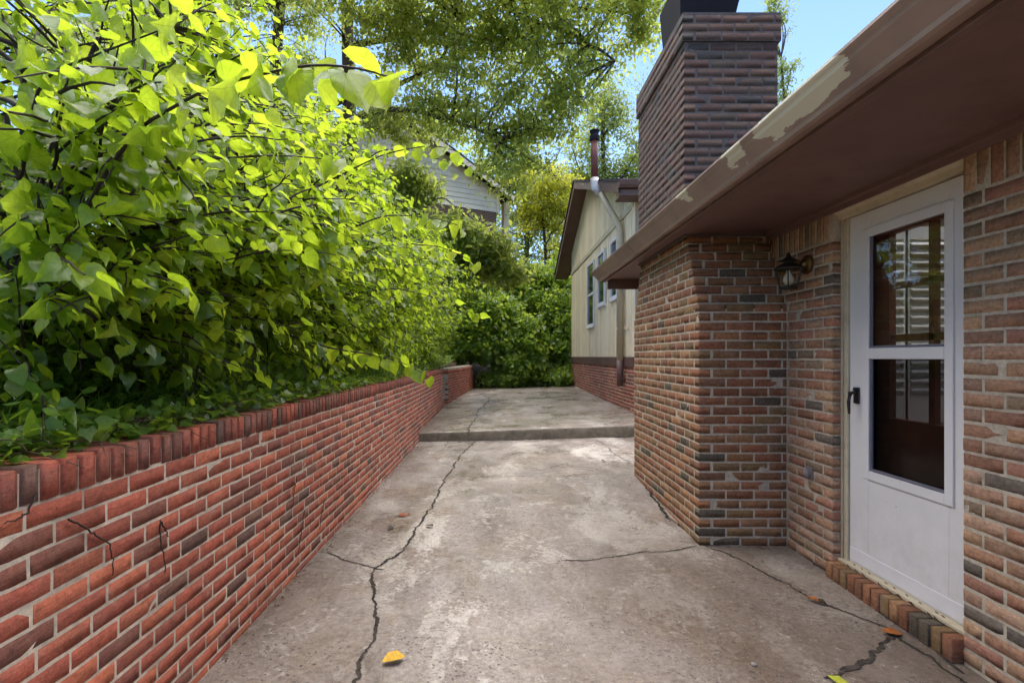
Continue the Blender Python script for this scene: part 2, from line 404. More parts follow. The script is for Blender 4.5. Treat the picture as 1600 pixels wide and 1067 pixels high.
col = mixc(nt, math_(nt, 'MULTIPLY', math_(nt, 'MULTIPLY', lo.outputs[0], ramp(nt, noise(nt, 9, 7, 0.75, wv), [(0.4, 0.0), (0.75, 1.0)])), 0.5), col, (0.42, 0.39, 0.35))
vs_ = N(nt, 'TexVoronoi'); vs_.inputs['Scale'].default_value = 11; L(nt, wv, vs_.inputs['Vector'])
col = mixc(nt, math_(nt, 'MULTIPLY', ramp(nt, vs_.outputs['Distance'], [(0.028, 1.0), (0.05, 0.0)]), 0.75), col, (0.12, 0.10, 0.09))
principled(nt, out, col, 0.42, 0.45, bump(nt, noise(nt, 25, 4, 0.6, wv), 0.05, 0.003)); M['white_paint'] = m
M['white_trim'] = simple('white_trim', (0.74, 0.74, 0.75), 0.45, 0.04, 6, 0.4, 0.05, 30)
M['grey_gasket'] = simple('grey_gasket', (0.16, 0.16, 0.20), 0.5, 0.1)
M['black'] = simple('black_metal', (0.012, 0.012, 0.013), 0.35, 0.2, 20, 0.5, 0.1)
M['brass'] = simple('tarnished_brass', (0.22, 0.13, 0.045), 0.35, 0.4, 30, 0.5, 0.2, 90, metal=0.85, dirt=(0.03, 0.025, 0.02), dirt_amt=0.8)
M['iron'] = simple('dark_lantern_metal', (0.04, 0.035, 0.03), 0.45, 0.3, 30, 0.4, 0.2, 90, metal=0.5)
M['wood'] = simple('stained_wood', (0.17, 0.062, 0.025), 0.45, 0.3, 12, 0.4, 0.2, 60)
M['darkwood'] = simple('dark_room', (0.07, 0.035, 0.022), 0.8, 0.3, 5, 0.2)
M['plaster'] = simple('warm_plaster', (0.42, 0.34, 0.26), 0.8, 0.08, 3)
M['shutter'] = simple('white_shutter', (0.78, 0.74, 0.66), 0.5, 0.04)
M['shingle'] = simple('asphalt_shingle', (0.055, 0.05, 0.05), 0.95, 0.35, 25, 0.2, 0.8, 200)
M['hood'] = simple('dark_hood_metal', (0.010, 0.010, 0.014), 0.8, 0.2, 5, 0.2)
M['pipe_red'] = simple('rust_red_pipe', (0.14, 0.04, 0.033), 0.55, 0.3, 12, 0.4, 0.2, 60)
M['pipe_cream'] = simple('cream_pipe_paint', (0.48, 0.41, 0.29), 0.7, 0.1, 6, 0.25)
M['galv'] = simple('galvanised_elbow', (0.45, 0.43, 0.42), 0.45, 0.2, 20, 0.5, 0.2, 80, metal=0.4)
M['bark'] = simple('tree_bark', (0.065, 0.05, 0.04), 0.95, 0.4, 10, 0.15, 1.0, 45)
M['twig'] = simple('redbud_twig', (0.035, 0.022, 0.018), 0.7, 0.4, 30, 0.3, 0.5, 90)
M['plug'] = simple('grey_outlet', (0.22, 0.19, 0.19), 0.55, 0.15, 20, 0.4)
m, nt, out = newmat('far_brick'); bt = N(nt, 'TexBrick'); mp = N(nt, 'Mapping'); g = N(nt, 'NewGeometry')
mp.inputs['Rotation'].default_value = (R(90), 0, -math.atan2(1.0, 1.79)); mp.vector_type = 'TEXTURE'
mp.inputs['Rotation'].default_value = (R(90), 0, math.atan2(1.0, 1.79)); L(nt, g.outputs['Position'], mp.inputs['Vector']); L(nt, mp.outputs[0], bt.inputs['Vector'])
bt.inputs['Scale'].default_value = 1.0; bt.inputs['Brick Width'].default_value = 0.203; bt.inputs['Row Height'].default_value = 0.0677; bt.inputs['Mortar Size'].default_value = 0.006
bt.inputs['Color1'].default_value = (0.17, 0.085, 0.06, 1); bt.inputs['Color2'].default_value = (0.12, 0.065, 0.05, 1); bt.inputs['Mortar'].default_value = (0.26, 0.22, 0.18, 1)
principled(nt, out, bt.outputs[0], 0.9, 0.2); M['far_brick'] = m
M['lap'] = simple('white_lap_siding', (0.80, 0.71, 0.55), 0.6, 0.06, 2, 0.3)

def glass_mat(name, tint=(1, 1, 1), ior=1.5, gl=0.02):
    m, nt, out = newmat(name)
    lw_ = N(nt, 'LayerWeight'); lw_.inputs['Blend'].default_value = 0.5
    f0 = ((ior - 1) / (ior + 1)) ** 2
    fres = math_(nt, 'ADD', f0, math_(nt, 'MULTIPLY', math_(nt, 'POWER', lw_.outputs['Facing'], 5.0), 1 - f0))
    tr = N(nt, 'BsdfTransparent'); tr.inputs['Color'].default_value = (*tint, 1)
    g = N(nt, 'BsdfGlossy'); g.inputs['Roughness'].default_value = gl
    wv = scaled(nt, 1, 1, 1, 'World')
    L(nt, bump(nt, noise(nt, 6, 2, 0.5, wv), 0.08, 0.02), g.inputs['Normal'])
    mx = N(nt, 'MixShader'); L(nt, math_(nt, 'MULTIPLY', fres, 1.0, True), mx.inputs[0])
    L(nt, tr.outputs[0], mx.inputs[1]); L(nt, g.outputs[0], mx.inputs[2]); L(nt, mx.outputs[0], out.inputs['Surface'])
    return m
M['glass'] = glass_mat('storm_glass', (0.9, 0.92, 0.92))
M['lamp_glass'] = glass_mat('lantern_glass', (0.85, 0.82, 0.76), 1.4)
M['screen_glass'] = glass_mat('screened_glass', (0.5, 0.52, 0.55), 1.35, 0.1)
M['window_glass'] = simple('window_glass_dark', (0.02, 0.025, 0.03), 0.05, 0.1, 1, 0.8, 0.0)
M['bulb'] = simple('frosted_bulb', (0.75, 0.74, 0.70), 0.25, 0.02)

# gutter: brown paint peeling to a pale primer
m, nt, out = newmat('gutter_paint'); wv = scaled(nt, 1, 1, 1, 'World')
col = ramp(nt, noise(nt, 3, 5, 0.6, wv), [(0.3, (0.21, 0.145, 0.125)), (0.7, (0.31, 0.22, 0.17))])
g = N(nt, 'NewGeometry'); sp = N(nt, 'SeparateXYZ'); L(nt, g.outputs['Position'], sp.inputs[0])
yy, zz = sp.outputs[1], sp.outputs[2]
pv = scaled(nt, 3, 3.0, 16, 'World')
pn = noise(nt, 1.0, 5, 0.62, pv, 0.4)
def window(lo, hi, soft):
    a = N(nt, 'MapRange'); a.inputs[1].default_value = lo - soft; a.inputs[2].default_value = lo + soft; L(nt, yy, a.inputs[0])
    b = N(nt, 'MapRange'); b.inputs[1].default_value = hi - soft; b.inputs[2].default_value = hi + soft; L(nt, yy, b.inputs[0])
    return math_(nt, 'MULTIPLY', a.outputs[0], math_(nt, 'SUBTRACT', 1.0, b.outputs[0]))
zr = N(nt, 'MapRange'); zr.inputs[1].default_value = 2.30; zr.inputs[2].default_value = 2.36; L(nt, zz, zr.inputs[0])
pw = math_(nt, 'MAXIMUM', window(1.78, 2.45, 0.12), math_(nt, 'MAXIMUM', window(2.58, 2.78, 0.05), math_(nt, 'MULTIPLY', window(3.3, 3.5, 0.05), 0.9)))
score = math_(nt, 'ADD', pn, math_(nt, 'MULTIPLY', math_(nt, 'MULTIPLY', pw, zr.outputs[0]), 0.34))
pm = ramp(nt, score, [(0.72, 0.0), (0.725, 1.0)])
col = mixc(nt, pm, col, (0.58, 0.55, 0.41))
principled(nt, out, col, 0.34, 0.5, bump(nt, math_(nt, 'MULTIPLY', pm, -1.0), 0.4, 0.002))
M['gutter'] = m

LG = leaf_mat('redbud_leaf', [(0.07, 0.16, 0.016), (0.105, 0.22, 0.02), (0.15, 0.28, 0.026)],
              [(0.42, 0.60, 0.03), (0.56, 0.74, 0.04), (0.68, 0.82, 0.06)], 0.6, 0.27, 0.6, True, 0.35)
M['redbud_leaf'] = LG
M['ivy_leaf'] = leaf_mat('ivy_leaf', [(0.05, 0.12, 0.022), (0.08, 0.17, 0.028), (0.12, 0.23, 0.035)], [(0.3, 0.48, 0.03), (0.44, 0.62, 0.04)], 0.45, 0.32, 0.5)
M['oak_leaf'] = leaf_mat('oak_leaf', [(0.07, 0.11, 0.025), (0.09, 0.135, 0.03), (0.12, 0.165, 0.035)], [(0.44, 0.56, 0.09), (0.58, 0.69, 0.12), (0.70, 0.78, 0.16)], 0.55, 0.4, 0.45)
M['yellow_leaf'] = leaf_mat('yellow_green_leaf', [(0.12, 0.15, 0.018), (0.16, 0.18, 0.02)], [(0.62, 0.70, 0.05), (0.80, 0.78, 0.06)], 0.5, 0.4, 0.4)
M['pale_leaf'] = leaf_mat('pale_tree_leaf', [(0.08, 0.13, 0.045), (0.11, 0.16, 0.05)], [(0.40, 0.54, 0.12), (0.55, 0.66, 0.16)], 0.45, 0.45, 0.4)
M['bush_leaf'] = leaf_mat('bush_leaf', [(0.10, 0.19, 0.04), (0.13, 0.23, 0.045), (0.17, 0.27, 0.05)], [(0.40, 0.58, 0.06), (0.56, 0.70, 0.08)], 0.5, 0.32, 0.5)
M['grass'] = leaf_mat('grass_blade', [(0.04, 0.10, 0.015), (0.07, 0.15, 0.02)], [(0.16, 0.3, 0.02), (0.26, 0.4, 0.03)], 0.35, 0.4, 0.4)

# ---------------------------------------------------------------- ground levels
def zg(x, y):
    "height of the lower driveway"
    x = np.asarray(x, float); y = np.asarray(y, float)
    tx = np.clip((x + 1.21) / 2.9, 0, 1)
    right = np.interp(y, [-3, 2.3, 3.3, 3.87, 5.7, 8.3], [-0.04, -0.015, 0.0, 0.0, 0.115, 0.12])
    mid = np.interp(y, [-3, 2.3, 5.7, 8.3], [0.0, 0.015, 0.06, 0.075])
    left = 0.055
    return np.where(tx < 0.5, left + (mid - left) * tx * 2, mid + (right - mid) * (tx * 2 - 1))
def zu(x, y):
    "height of the upper slab"
    tx = np.clip((np.asarray(x, float) + 1.21) / 3.6, 0, 1); ty = np.clip((np.asarray(y, float) - 8.28) / 9.4, 0, 1.2)
    return 0.19 + 0.13 * tx + 0.12 * ty
def G(px, py, f=zg):
    "photo pixel -> point on the ground"
    z = 0.05
    for _ in range(30):
        Y = (CAMZ - z) * FPX / (py - VY); X = (px - VX) * Y / FPX
        z = float(f(X, Y))
    return np.array([X, Y, z])

def sheet(name, xs, ys, f, mat, kind='structure', jitter=0):
    X, Y = np.meshgrid(xs, ys); Z = f(X, Y)
    V = np.stack([X, Y, Z], -1).reshape(-1, 3)
    nx, ny = len(xs), len(ys)
    i = (np.arange(ny - 1)[:, None] * nx + np.arange(nx - 1)[None, :]).ravel()
    F = np.stack([i, i + 1, i + nx + 1, i + nx], -1)
    o = obj(name, mesh_from(name, V, F, True), mat); tag(o, kind=kind); return o

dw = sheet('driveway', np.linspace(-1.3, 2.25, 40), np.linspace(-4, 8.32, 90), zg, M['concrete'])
# upper slab: top sheet plus a front riser with a rounded nose
xs = np.linspace(-1.3, 2.6, 30)
us = sheet('upper_driveway', xs, np.concatenate([[8.28, 8.30], np.linspace(8.5, 17.7, 40)]), lambda x, y: zu(x, y) - np.where(y < 8.29, 0.012, 0), M['concrete_up'])
V = []; F = []
for k, x in enumerate(xs):
    wob = 0.006 * math.sin(k * 1.9) + 0.004 * math.sin(k * 4.1)
    V += [(x, 8.268 + wob, float(zg(x, 8.28)) - 0.1), (x, 8.262 + wob, float(zu(x, 8.28)) - 0.03), (x, 8.28, float(zu(x, 8.28)) - 0.012)]
for k in range(len(xs) - 1):
    for j in range(2): a = k * 3 + j; F.append([a, a + 3, a + 4, a + 1])
rs = obj('step_riser', mesh_from('step_riser', np.array(V), F, True), M['riser'], us)

def zhill(x, y):
    x = np.asarray(x, float); y = np.asarray(y, float)
    bank = 0.98 + 0.30 * np.clip(-x - 1.35, 0, 7) + 0.02 * np.clip(-x - 8, 0, 40)
    back = np.clip(y - 17.9, 0, 12) * 0.17
    left = bank + np.clip(y - 10, 0, 20) * 0.03
    right = 0.38 + back
    t = np.clip((-x - 0.95) / 0.9, 0, 1); t = t * t * (3 - 2 * t)
    t = np.where(y > 17.7, np.clip((-x + 0.6) / 3.0, 0, 1), (x < -1.3) * 1.0)
    z = right + (left - right) * t
    z = np.where((y <= 17.7) & (x >= -1.3), -0.12, z)
    return z + 0.05 * np.sin(x * 2.1 + y) * np.sin(y * 1.7) * (np.abs(x) > 1.6)
xsH = np.unique(np.concatenate([np.linspace(-90, -8, 22), np.linspace(-8, -1.36, 26), [-1.301, -1.299], np.linspace(-1.1, 4, 18), np.linspace(4, 90, 16)]))
ysH = np.unique(np.concatenate([np.linspace(-60, -4, 14), np.linspace(-4, 17.69, 46), [17.72], np.linspace(18, 32, 22), np.linspace(32, 200, 16)]))
sheet('hillside_ground', xsH, ysH, zhill, M['soil'])
gm = MB().add([(-900, -900, -0.6), (900, -900, -0.6), (900, 900, -0.6), (-900, 900, -0.6)], [[0, 1, 2, 3]]).build('ground', M['soil']); tag(gm, kind='structure')

# cracks in the slabs
def crack(pts, w0, f=zg, parent=dw, rag=0.35, lift=0.0035):
    P0 = np.array([G(a, b, f) for a, b in pts])
    d = np.concatenate([[0], np.cumsum(np.linalg.norm(np.diff(P0, axis=0), axis=1))])
    n = max(8, int(d[-1] / 0.012)); s = np.linspace(0, d[-1], n)
    Q = np.stack([np.interp(s, d, P0[:, k]) for k in range(3)], -1)
    wig = np.cumsum(rng.normal(0, 0.0045, (n, 2)), axis=0); wig -= np.linspace(0, 1, n)[:, None] * wig[-1]
    wig += rng.normal(0, 0.0025, (n, 2))
    Q[:, :2] += wig
    T = norm(np.gradient(Q[:, :2], axis=0)); Nn = np.stack([-T[:, 1], T[:, 0]], -1)
    wd = w0 * 0.8 * (0.55 + 0.5 * np.abs(np.sin(s * 7.3 + rng.uniform(0, 6))) + rng.uniform(-rag, rag, n)); wd[[0, -1]] *= 0.2
    wd = np.maximum(np.convolve(np.pad(wd, 2, 'edge'), [0.15, 0.2, 0.3, 0.2, 0.15], 'valid'), 0.0012)
    V = []
    for sg in (-1, 1):
        p = Q[:, :2] + sg * Nn * wd[:, None] * rng.uniform(0.85, 1.15, (n, 1)) * 0.5
        V.append(np.column_stack([p, f(p[:, 0], p[:, 1]) + lift]))
    V = np.concatenate(V); i = np.arange(n - 1)
    F = np.stack([i, i + 1, i + 1 + n, i + n], -1)
    return obj('crack', mesh_from('crack', V, F), M['crack'], parent)
crack([(548, 1075), (575, 1040), (598, 1000), (603, 930), (600, 890), (650, 860), (690, 790), (712, 740), (728, 710), (742, 690)], 0.022)
crack([(600, 890), (562, 880), (512, 862)], 0.014)
crack([(655, 746), (800, 744), (985, 741)], 0.006)
crack([(880, 875), (960, 868), (1030, 861), (1088, 852)], 0.013)
crack([(1105, 855), (1150, 872), (1200, 900), (1290, 942), (1395, 984)], 0.016)
crack([(1290, 1060), (1350, 1036), (1375, 1010), (1398, 992)], 0.034, rag=0.6)
crack([(1398, 993), (1450, 1023), (1512, 1068)], 0.02)
crack([(930, 686), (955, 706), (985, 725)], 0.010)
crack([(700, 690), (690, 700), (745, 690)], 0.010)
crack([(727, 684.5), (730, 668), (738, 655), (741, 640), (758, 622), (752, 615)], 0.02, zu, us)
crack([(1092, 852), (1060, 815), (1025, 775), (992, 739)], 0.03, rag=0.6, lift=0.006)
crack([(1095, 853), (1160, 850), (1228, 847)], 0.02, rag=0.6, lift=0.006)
crack([(1230, 850), (1265, 875), (1300, 900)], 0.022, rag=0.6, lift=0.006)
crack([(1375, 955), (1440, 1003), (1505, 1052)], 0.03, rag=0.6, lift=0.006)
crack([(660, 689), (800, 686.5), (985, 684)], 0.03, rag=0.6, lift=0.006)

# ---------------------------------------------------------------- bricks
def brick_template(seed):
    r = np.random.default_rng(seed)
    us = [-0.5, -0.22, 0.05, 0.27, 0.5]; vs = [-0.5, 0.0, 0.5]
    V = []
    for j, v in enumerate(vs):
        for i, u in enumerate(us):
            e = (i in (0, 4)) or (j in (0, 2))
            V.append((u * (0.985 if i in (0, 4) else 1) + r.normal(0, 0.004) * e, r.uniform(0.002, 0.009) if e else r.uniform(-0.006, 0.008),
                      v * (0.965 if j != 1 else 1) + r.normal(0, 0.018) * e))
    ring = [0, 1, 2, 3, 4, 9, 14, 13, 12, 11, 10, 5]
    for a in ring:
        u, v = us[a % 5], vs[a // 5]
        V.append((u, 0.03 + r.uniform(-0.006, 0.006), v))
    for a in ring:
        V.append((us[a % 5], 0.9, vs[a // 5]))
    F = []
    for j in range(2):
        for i in range(4): a = j * 5 + i; F.append([a, a + 1, a + 6, a + 5])
    n = len(ring)
    for k in range(n):
        k2 = (k + 1) % n
        F.append([ring[k], 15 + k, 15 + k2, ring[k2]])
        F.append([15 + k, 15 + n + k, 15 + n + k2, 15 + k2])
    return np.array(V), np.array(F)
BT = [brick_template(100 + k) for k in range(10)]
BME = {}
def brick_mesh(k, mat):
    if (k, mat) not in BME:
        V, F = BT[k]; me = mesh_from('brick', V, F); me.materials.append(M[mat]); BME[(k, mat)] = me
    return BME[(k, mat)]

def frame(ang):
    c, s = math.cos(ang), math.sin(ang)
    return np.array([c, s, 0]), np.array([-s, c, 0])     # along, into the wall

BR = []   # every brick: (face-centre, ang, width, depth, height, mat, owner, tone, tilt)
def put(c, ang, wd, dp, ht, mat, owner, tone=None, name='brick'):
    u, n = frame(ang)
    c = np.array(c, float) + n * float(np.clip(rng.normal(0, 0.0006), -0.0009, 0.0009))
    BR.append(dict(c=c, ang=ang + rng.normal(0, 0.004), w=wd, d=dp, h=ht, mat=mat, own=owner, tone=(lambda t_: t_ if not (0.7 <= t_ < 0.8) or rng.random() < 0.45 else t_ - 0.3)(rng.uniform(0.001, 0.999)) if tone is None else tone, name=name))

BL, BH, MJ, BD, PIT = 0.1905, 0.0555, 0.0125, 0.0915, 0.0672
PIT = 0.0677; BH = PIT - 0.0120
def course_bricks(origin, ang, length, z, row, mat, owner, start=0.0, first=None, tonef=None, cut=True):
    "one running-bond course; origin = left end of the face at z=0"
    u, n = frame(ang)
    s = start; pitch = BL + MJ
    if first is not None and first > 0:
        segs = [(s, s + first)]; s += first + MJ
    else: segs = []
    while s < length - 0.02:
        e = min(s + BL, length); segs.append((s, e)); s = e + MJ
    for a, b in segs:
        if b - a < 0.018: continue
        j = rng.normal(0, 0.0012)
        c = np.array(origin) + u * (a + b) / 2; c[2] = z + BH / 2 + j
        put(c, ang, b - a, BD, BH * rng.uniform(0.97, 1.02), mat, owner)

def screen_area(b):
    u, n = frame(b['ang']); c = b['c']
    if c[1] < 0.3: return 0
    px = VX + FPX * c[0] / c[1]; py = VY - FPX * (c[2] - CAMZ) / c[1]
    if not (-60 < px < 1660 and -40 < py < 1110): return 0
    v = np.array([0, 0, CAMZ]) - c; d = np.linalg.norm(v); cosv = -(n @ v) / d
    ends = abs(u @ v) / d * b['d'] * 0.3
    return max(0, cosv) * b['w'] * b['h'] * FPX ** 2 / c[1] ** 2 if cosv > 0 else 0

def flush_bricks(bricks, limit, owners):
    bricks = sorted(bricks, key=screen_area, reverse=True)
    near, rest = bricks[:limit], bricks[limit:]
    for b in near:
        k = int(rng.integers(len(BT)))
        o = bpy.data.objects.new(b['name'], brick_mesh(k, b['mat'])); COL.objects.link(o)
        o.location = b['c']; o.rotation_euler = (rng.normal(0, 0.004), rng.normal(0, 0.004), b['ang'] + (0 if rng.random() < 1 else 0))
        o.scale = (b['w'], b['d'], b['h']); o['tone'] = float(b['tone'])
        adopt(o, owners[b['own']])
    by = {}
    for b in rest: by.setdefault((b['own'], b['mat']), []).append(b)
    for (own, mat), bs in by.items():
        Vs, Fs, Ts = [], [], []; n = 0
        for b in bs:
            V, F = BT[int(rng.integers(len(BT)))]; u, nn = frame(b['ang'])
            W = b['c'] + np.outer(V[:, 0] * b['w'], u) + np.outer(V[:, 1] * b['d'], nn); W[:, 2] += V[:, 2] * b['h']
            Vs.append(W); Fs.append(F + n); Ts.append(np.full(len(V), b['tone'])); n += len(V)
        o = obj('brickwork', mesh_from('brickwork', np.concatenate(Vs), np.concatenate(Fs), tone=np.concatenate(Ts)), M[mat], owners[own])
        tag(o, kind='stuff')

# --- left retaining wall
XL = -1.21; WTOP = 1.085; AL = R(90)
lw = empty('brick_retaining_wall', (XL, 5.0, 0.05), 'long red brick retaining wall with upright brick coping along the left of the driveway', 'wall')
lcore = MB().box(XL - 0.19, XL - 0.0016, -2.0, 11.9, -0.1, WTOP - 0.012).build('wall_core', M['mortar_l'], lw)
BR = []
HOUSE_BRICK = (BL, BH, MJ, PIT)
BL, MJ, PIT = 0.183, 0.0100, 0.0636; BH = PIT - 0.0098
zrow = WTOP - 0.098 - MJ - PIT + 0.011
for r_ in range(17):
    z = zrow - r_ * PIT
    if z < -0.1: break
    y0 = -2.0 + 0.007 * r_
    course_bricks((XL, y0, 0), AL, 11.9 - y0, z, r_, 'red_brick', 'core', first=(BL if r_ % 2 else 0.09) * rng.uniform(0.75, 1.0))
s = -2.0
while s < 11.85:
    wdt = 0.0545 * rng.uniform(0.93, 1.05)
    put((XL + 0.004, s + wdt / 2, WTOP - 0.049 + rng.normal(0, 0.0025)), AL, wdt, 0.19, 0.098, 'red_brick', 'core', tone=float(rng.choice([0.05, 0.25, 0.55, 0.75, 0.95, 0.52])) + rng.uniform(0, 0.03), name='coping_brick')
    s += wdt + 0.0092
cop = [b for b in BR if b['name'] == 'coping_brick']; std = [b for b in BR if b['name'] == 'brick']
flush_bricks(std, 300, {'core': lcore}); flush_bricks(cop, 90, {'core': lcore})

# --- far piece of the wall, beyond the gap, and the low wall in the gap
ang2 = math.atan2(4.9, 0.36)
lw2 = empty('brick_retaining_wall', (-1.16, 12.8, 0.2), 'short far stretch of red brick wall beyond the gap, below the dark bushes', 'wall')
u2, n2 = frame(ang2)
A0 = np.array([-1.165, 12.75, 0.0]); L2 = 4.95
c4 = [A0 + n2 * 0.0045, A0 + n2 * 0.2, A0 + n2 * 0.2 + u2 * L2, A0 + n2 * 0.0045 + u2 * L2]
core2 = MB().extrude([(p[0], p[1]) for p in c4], 'z', -0.1, 1.09).build('wall_core', M['mortar_l'], lw2)
BR = []
for r_ in range(13):
    course_bricks(A0, ang2, L2, 0.12 + r_ * PIT, r_, 'red_brick', 'core', first=BL if r_ % 2 else 0.09)
s = 0.0
while s < L2 - 0.05:
    put(A0 + u2 * (s + 0.028) + np.array([0, 0, 0.12 + 13 * PIT + 0.05]), ang2, 0.0565, 0.19, 0.098, 'red_brick', 'core', name='coping_brick'); s += 0.0673
flush_bricks(BR, 60, {'core': core2})
lw3 = empty('low_brick_wall', (-1.25, 12.3, 0.2), 'low red brick sill in the gap between the two retaining walls', 'wall')
core3 = MB().box(-1.44, -1.2585, 11.91, 12.75, -0.1, 0.40).build('wall_core', M['mortar_l'], lw3)
BR = []
for r_ in range(5): course_bricks((-1.25, 11.912, 0), AL, 0.83, 0.07 + r_ * PIT, r_, 'red_brick', 'core', first=BL if r_ % 2 else 0.09)
flush_bricks(BR, 60, {'core': core3})

BL, BH, MJ, PIT = HOUSE_BRICK
# --- brick house
XW = 2.097; YC0, YC1 = 3.866, 5.693; XC = 1.458; DY0, DY1 = 2.405, 3.342
ARW, AFR = R(-90), 0.0
house = empty('brick_house', (4.0, 2.0, 0.0), 'low brown brick house on the right with white door, wide brown eave and brick chimney', 'house')
wc = MB()
wc.box(XW + 0.0016, 2.34, DY1 + 0.004, 6.4, -0.1, 2.32)
wc.box(XW + 0.0016, 2.34, -2.5, DY0 - 0.004, -0.1, 2.32)
wc.box(2.14, 2.34, DY0 - 0.004, DY1 + 0.004, 2.235, 2.32)
wcore = wc.build('wall', M['mortar_h'], house)
hw = MB(); hw.box(2.345, 5.0, 6.2, 6.4, -0.1, 2.32); hw.box(2.345, 5.0, -2.5, -2.3, -0.1, 2.32)
hw.box(4.85, 5.0, -2.3, 1.7, -0.1, 2.32); hw.box(4.85, 5.0, 4.9, 6.2, -0.1, 2.32); hw.box(4.85, 5.0, 1.7, 4.9, -0.1, 0.5); hw.box(4.85, 5.0, 1.7, 4.9, 2.2, 2.32)  # unglazed rear opening added to light the room behind the door
hw.build('rear_wall', M['mortar_h'], house)
BR = []
NC = 31
for r_ in range(NC):
    z = r_ * PIT + 0.002
    # beside the door: face runs from far (u=0) towards the camera
    yfar = YC0 - 0.004 if z < 1.70 else 4.18
    Ls = yfar - DY1
    off = 0.0 if r_ % 2 else 0.10
    # lay from the door corner outwards so that the corner bricks are full / half
    s = Ls; segs = []; first = True
    while s > 0.02:
        ln = (0.0915 if (r_ % 2) else BL) if first else BL
        e = max(0, s - ln); segs.append((e, s)); s = e - MJ; first = False
    for a, b in segs:
        if b - a < 0.02: continue
        put((XW, yfar - (a + b) / 2, z + BH / 2), ARW, b - a, BD, BH * rng.uniform(0.97, 1.02), 'brown_brick', 'wall')
    course_bricks((XW, DY0, 0), ARW, DY0 + 1.5, z, r_, 'brown_brick', 'wall', first=BL if r_ % 2 else 0.0915)
zs = NC * PIT + 0.002
for (ya, yb) in ((4.18, DY1), (DY0, -1.5)):
    s = ya
    while s - 0.0565 > yb - 0.01:
        put((XW, s - 0.028, zs + 0.1), ARW, 0.0565, BD, 0.198, 'brown_brick', 'wall'); s -= 0.0673
wall_bricks = BR

# chimney: lower stack, stepped shoulders, upper stack, cap
BR = []
cc = MB()
def cfront(z):
    return YC0 + 0.031 * np.clip(round((z - 1.70) / PIT), 0, 8)
cc.box(XC + 0.0016, XW + 0.05, YC0 + 0.0016, YC1 - 0.0016, -0.1, 1.715)
yf8 = YC0 + 0.248; yb8 = YC1 - 0.248
nrow = int(4.05 / PIT)
for r_ in range(26, 34):
    z = r_ * PIT; yy0 = cfront(z + 0.02)
    cc.box(XC + 0.0016, XW + 0.05, yy0 + 0.0016, YC1 - (yy0 - YC0) - 0.0016, z - 0.011, z + PIT - 0.011)
chim = cc.build('chimney', M['mortar_h'], house)
chim['label'] = 'broad brick chimney with stepped shoulders rising past the eave'
cu = MB()
cu.box(XC - 0.02 + 0.0016, 2.16 - 0.0016, yf8 + 0.0016, yb8 - 0.0016, 34 * PIT - 0.011, nrow * PIT)
cu.box(XC - 0.038 + 0.0016, 2.178 - 0.0016, yf8 - 0.018 + 0.0016, yb8 + 0.018 - 0.0016, (nrow - 3) * PIT - 0.003, nrow * PIT + 0.012)
cucore = cu.build('chimney_stack', M['mortar_s'], house)
for r_ in range(nrow):
    z = r_ * PIT + 0.002
    up = r_ >= 34; cap = r_ >= nrow - 3
    x0 = XC - (0.038 if cap else 0.02 if up else 0); x1 = XW - 0.004 if not up else (2.178 if cap else 2.16)
    yf = cfront(z + 0.02) - (0.018 if cap else 0); yb = YC1 - (cfront(z + 0.02) - YC0) + (0.018 if cap else 0)
    mat = 'stack_brick' if up else 'chim_brick'; own = 'stack' if up else 'chim'
    par = r_ % 2
    # front face
    course_bricks((x0 + (0 if par else BD + MJ), yf, 0), AFR, x1 - x0 - (0 if par else BD + MJ), z, r_, mat, own)
    # side face towards the driveway: u runs from the back to the front
    Ls = yb - yf - (BD + MJ if par else 0)
    s = Ls; segs = []
    while s > 0.02:
        e = max(0, s - BL); segs.append((e, s)); s = e - MJ
    for a, b in segs:
        if b - a < 0.02: continue
        put((x0, yb - (a + b) / 2, z + BH / 2), ARW, b - a, BD, BH * rng.uniform(0.97, 1.02), mat, own)
low = [b for b in BR if b['own'] == 'chim']; upb = [b for b in BR if b['own'] == 'stack']
flush_bricks(wall_bricks, 250, {'wall': wcore})
flush_bricks(low, 290, {'chim': chim}); flush_bricks(upb, 200, {'stack': cucore})
# metal hood on the chimney
hd = MB()
b0 = [(1.425, 4.16), (1.85, 4.16), (1.85, 4.60), (1.425, 4.60)]; t0 = [(1.41, 4.12), (1.92, 4.12), (1.92, 4.64), (1.41, 4.64)]
zt = nrow * PIT + 0.0125
hd.add([(x, y, zt) for x, y in b0] + [(x, y, zt + 0.32) for x, y in t0] + [(1.66, 4.3, zt + 0.5), (1.66, 4.46, zt + 0.5)],
       [[0, 1, 5, 4], [1, 2, 6, 5], [2, 3, 7, 6], [3, 0, 4, 7], [4, 5, 8], [5, 6, 9, 8], [6, 7, 9], [7, 4, 8, 9], [3, 2, 1, 0]])
hd.build('chimney_hood', M['hood'], house)

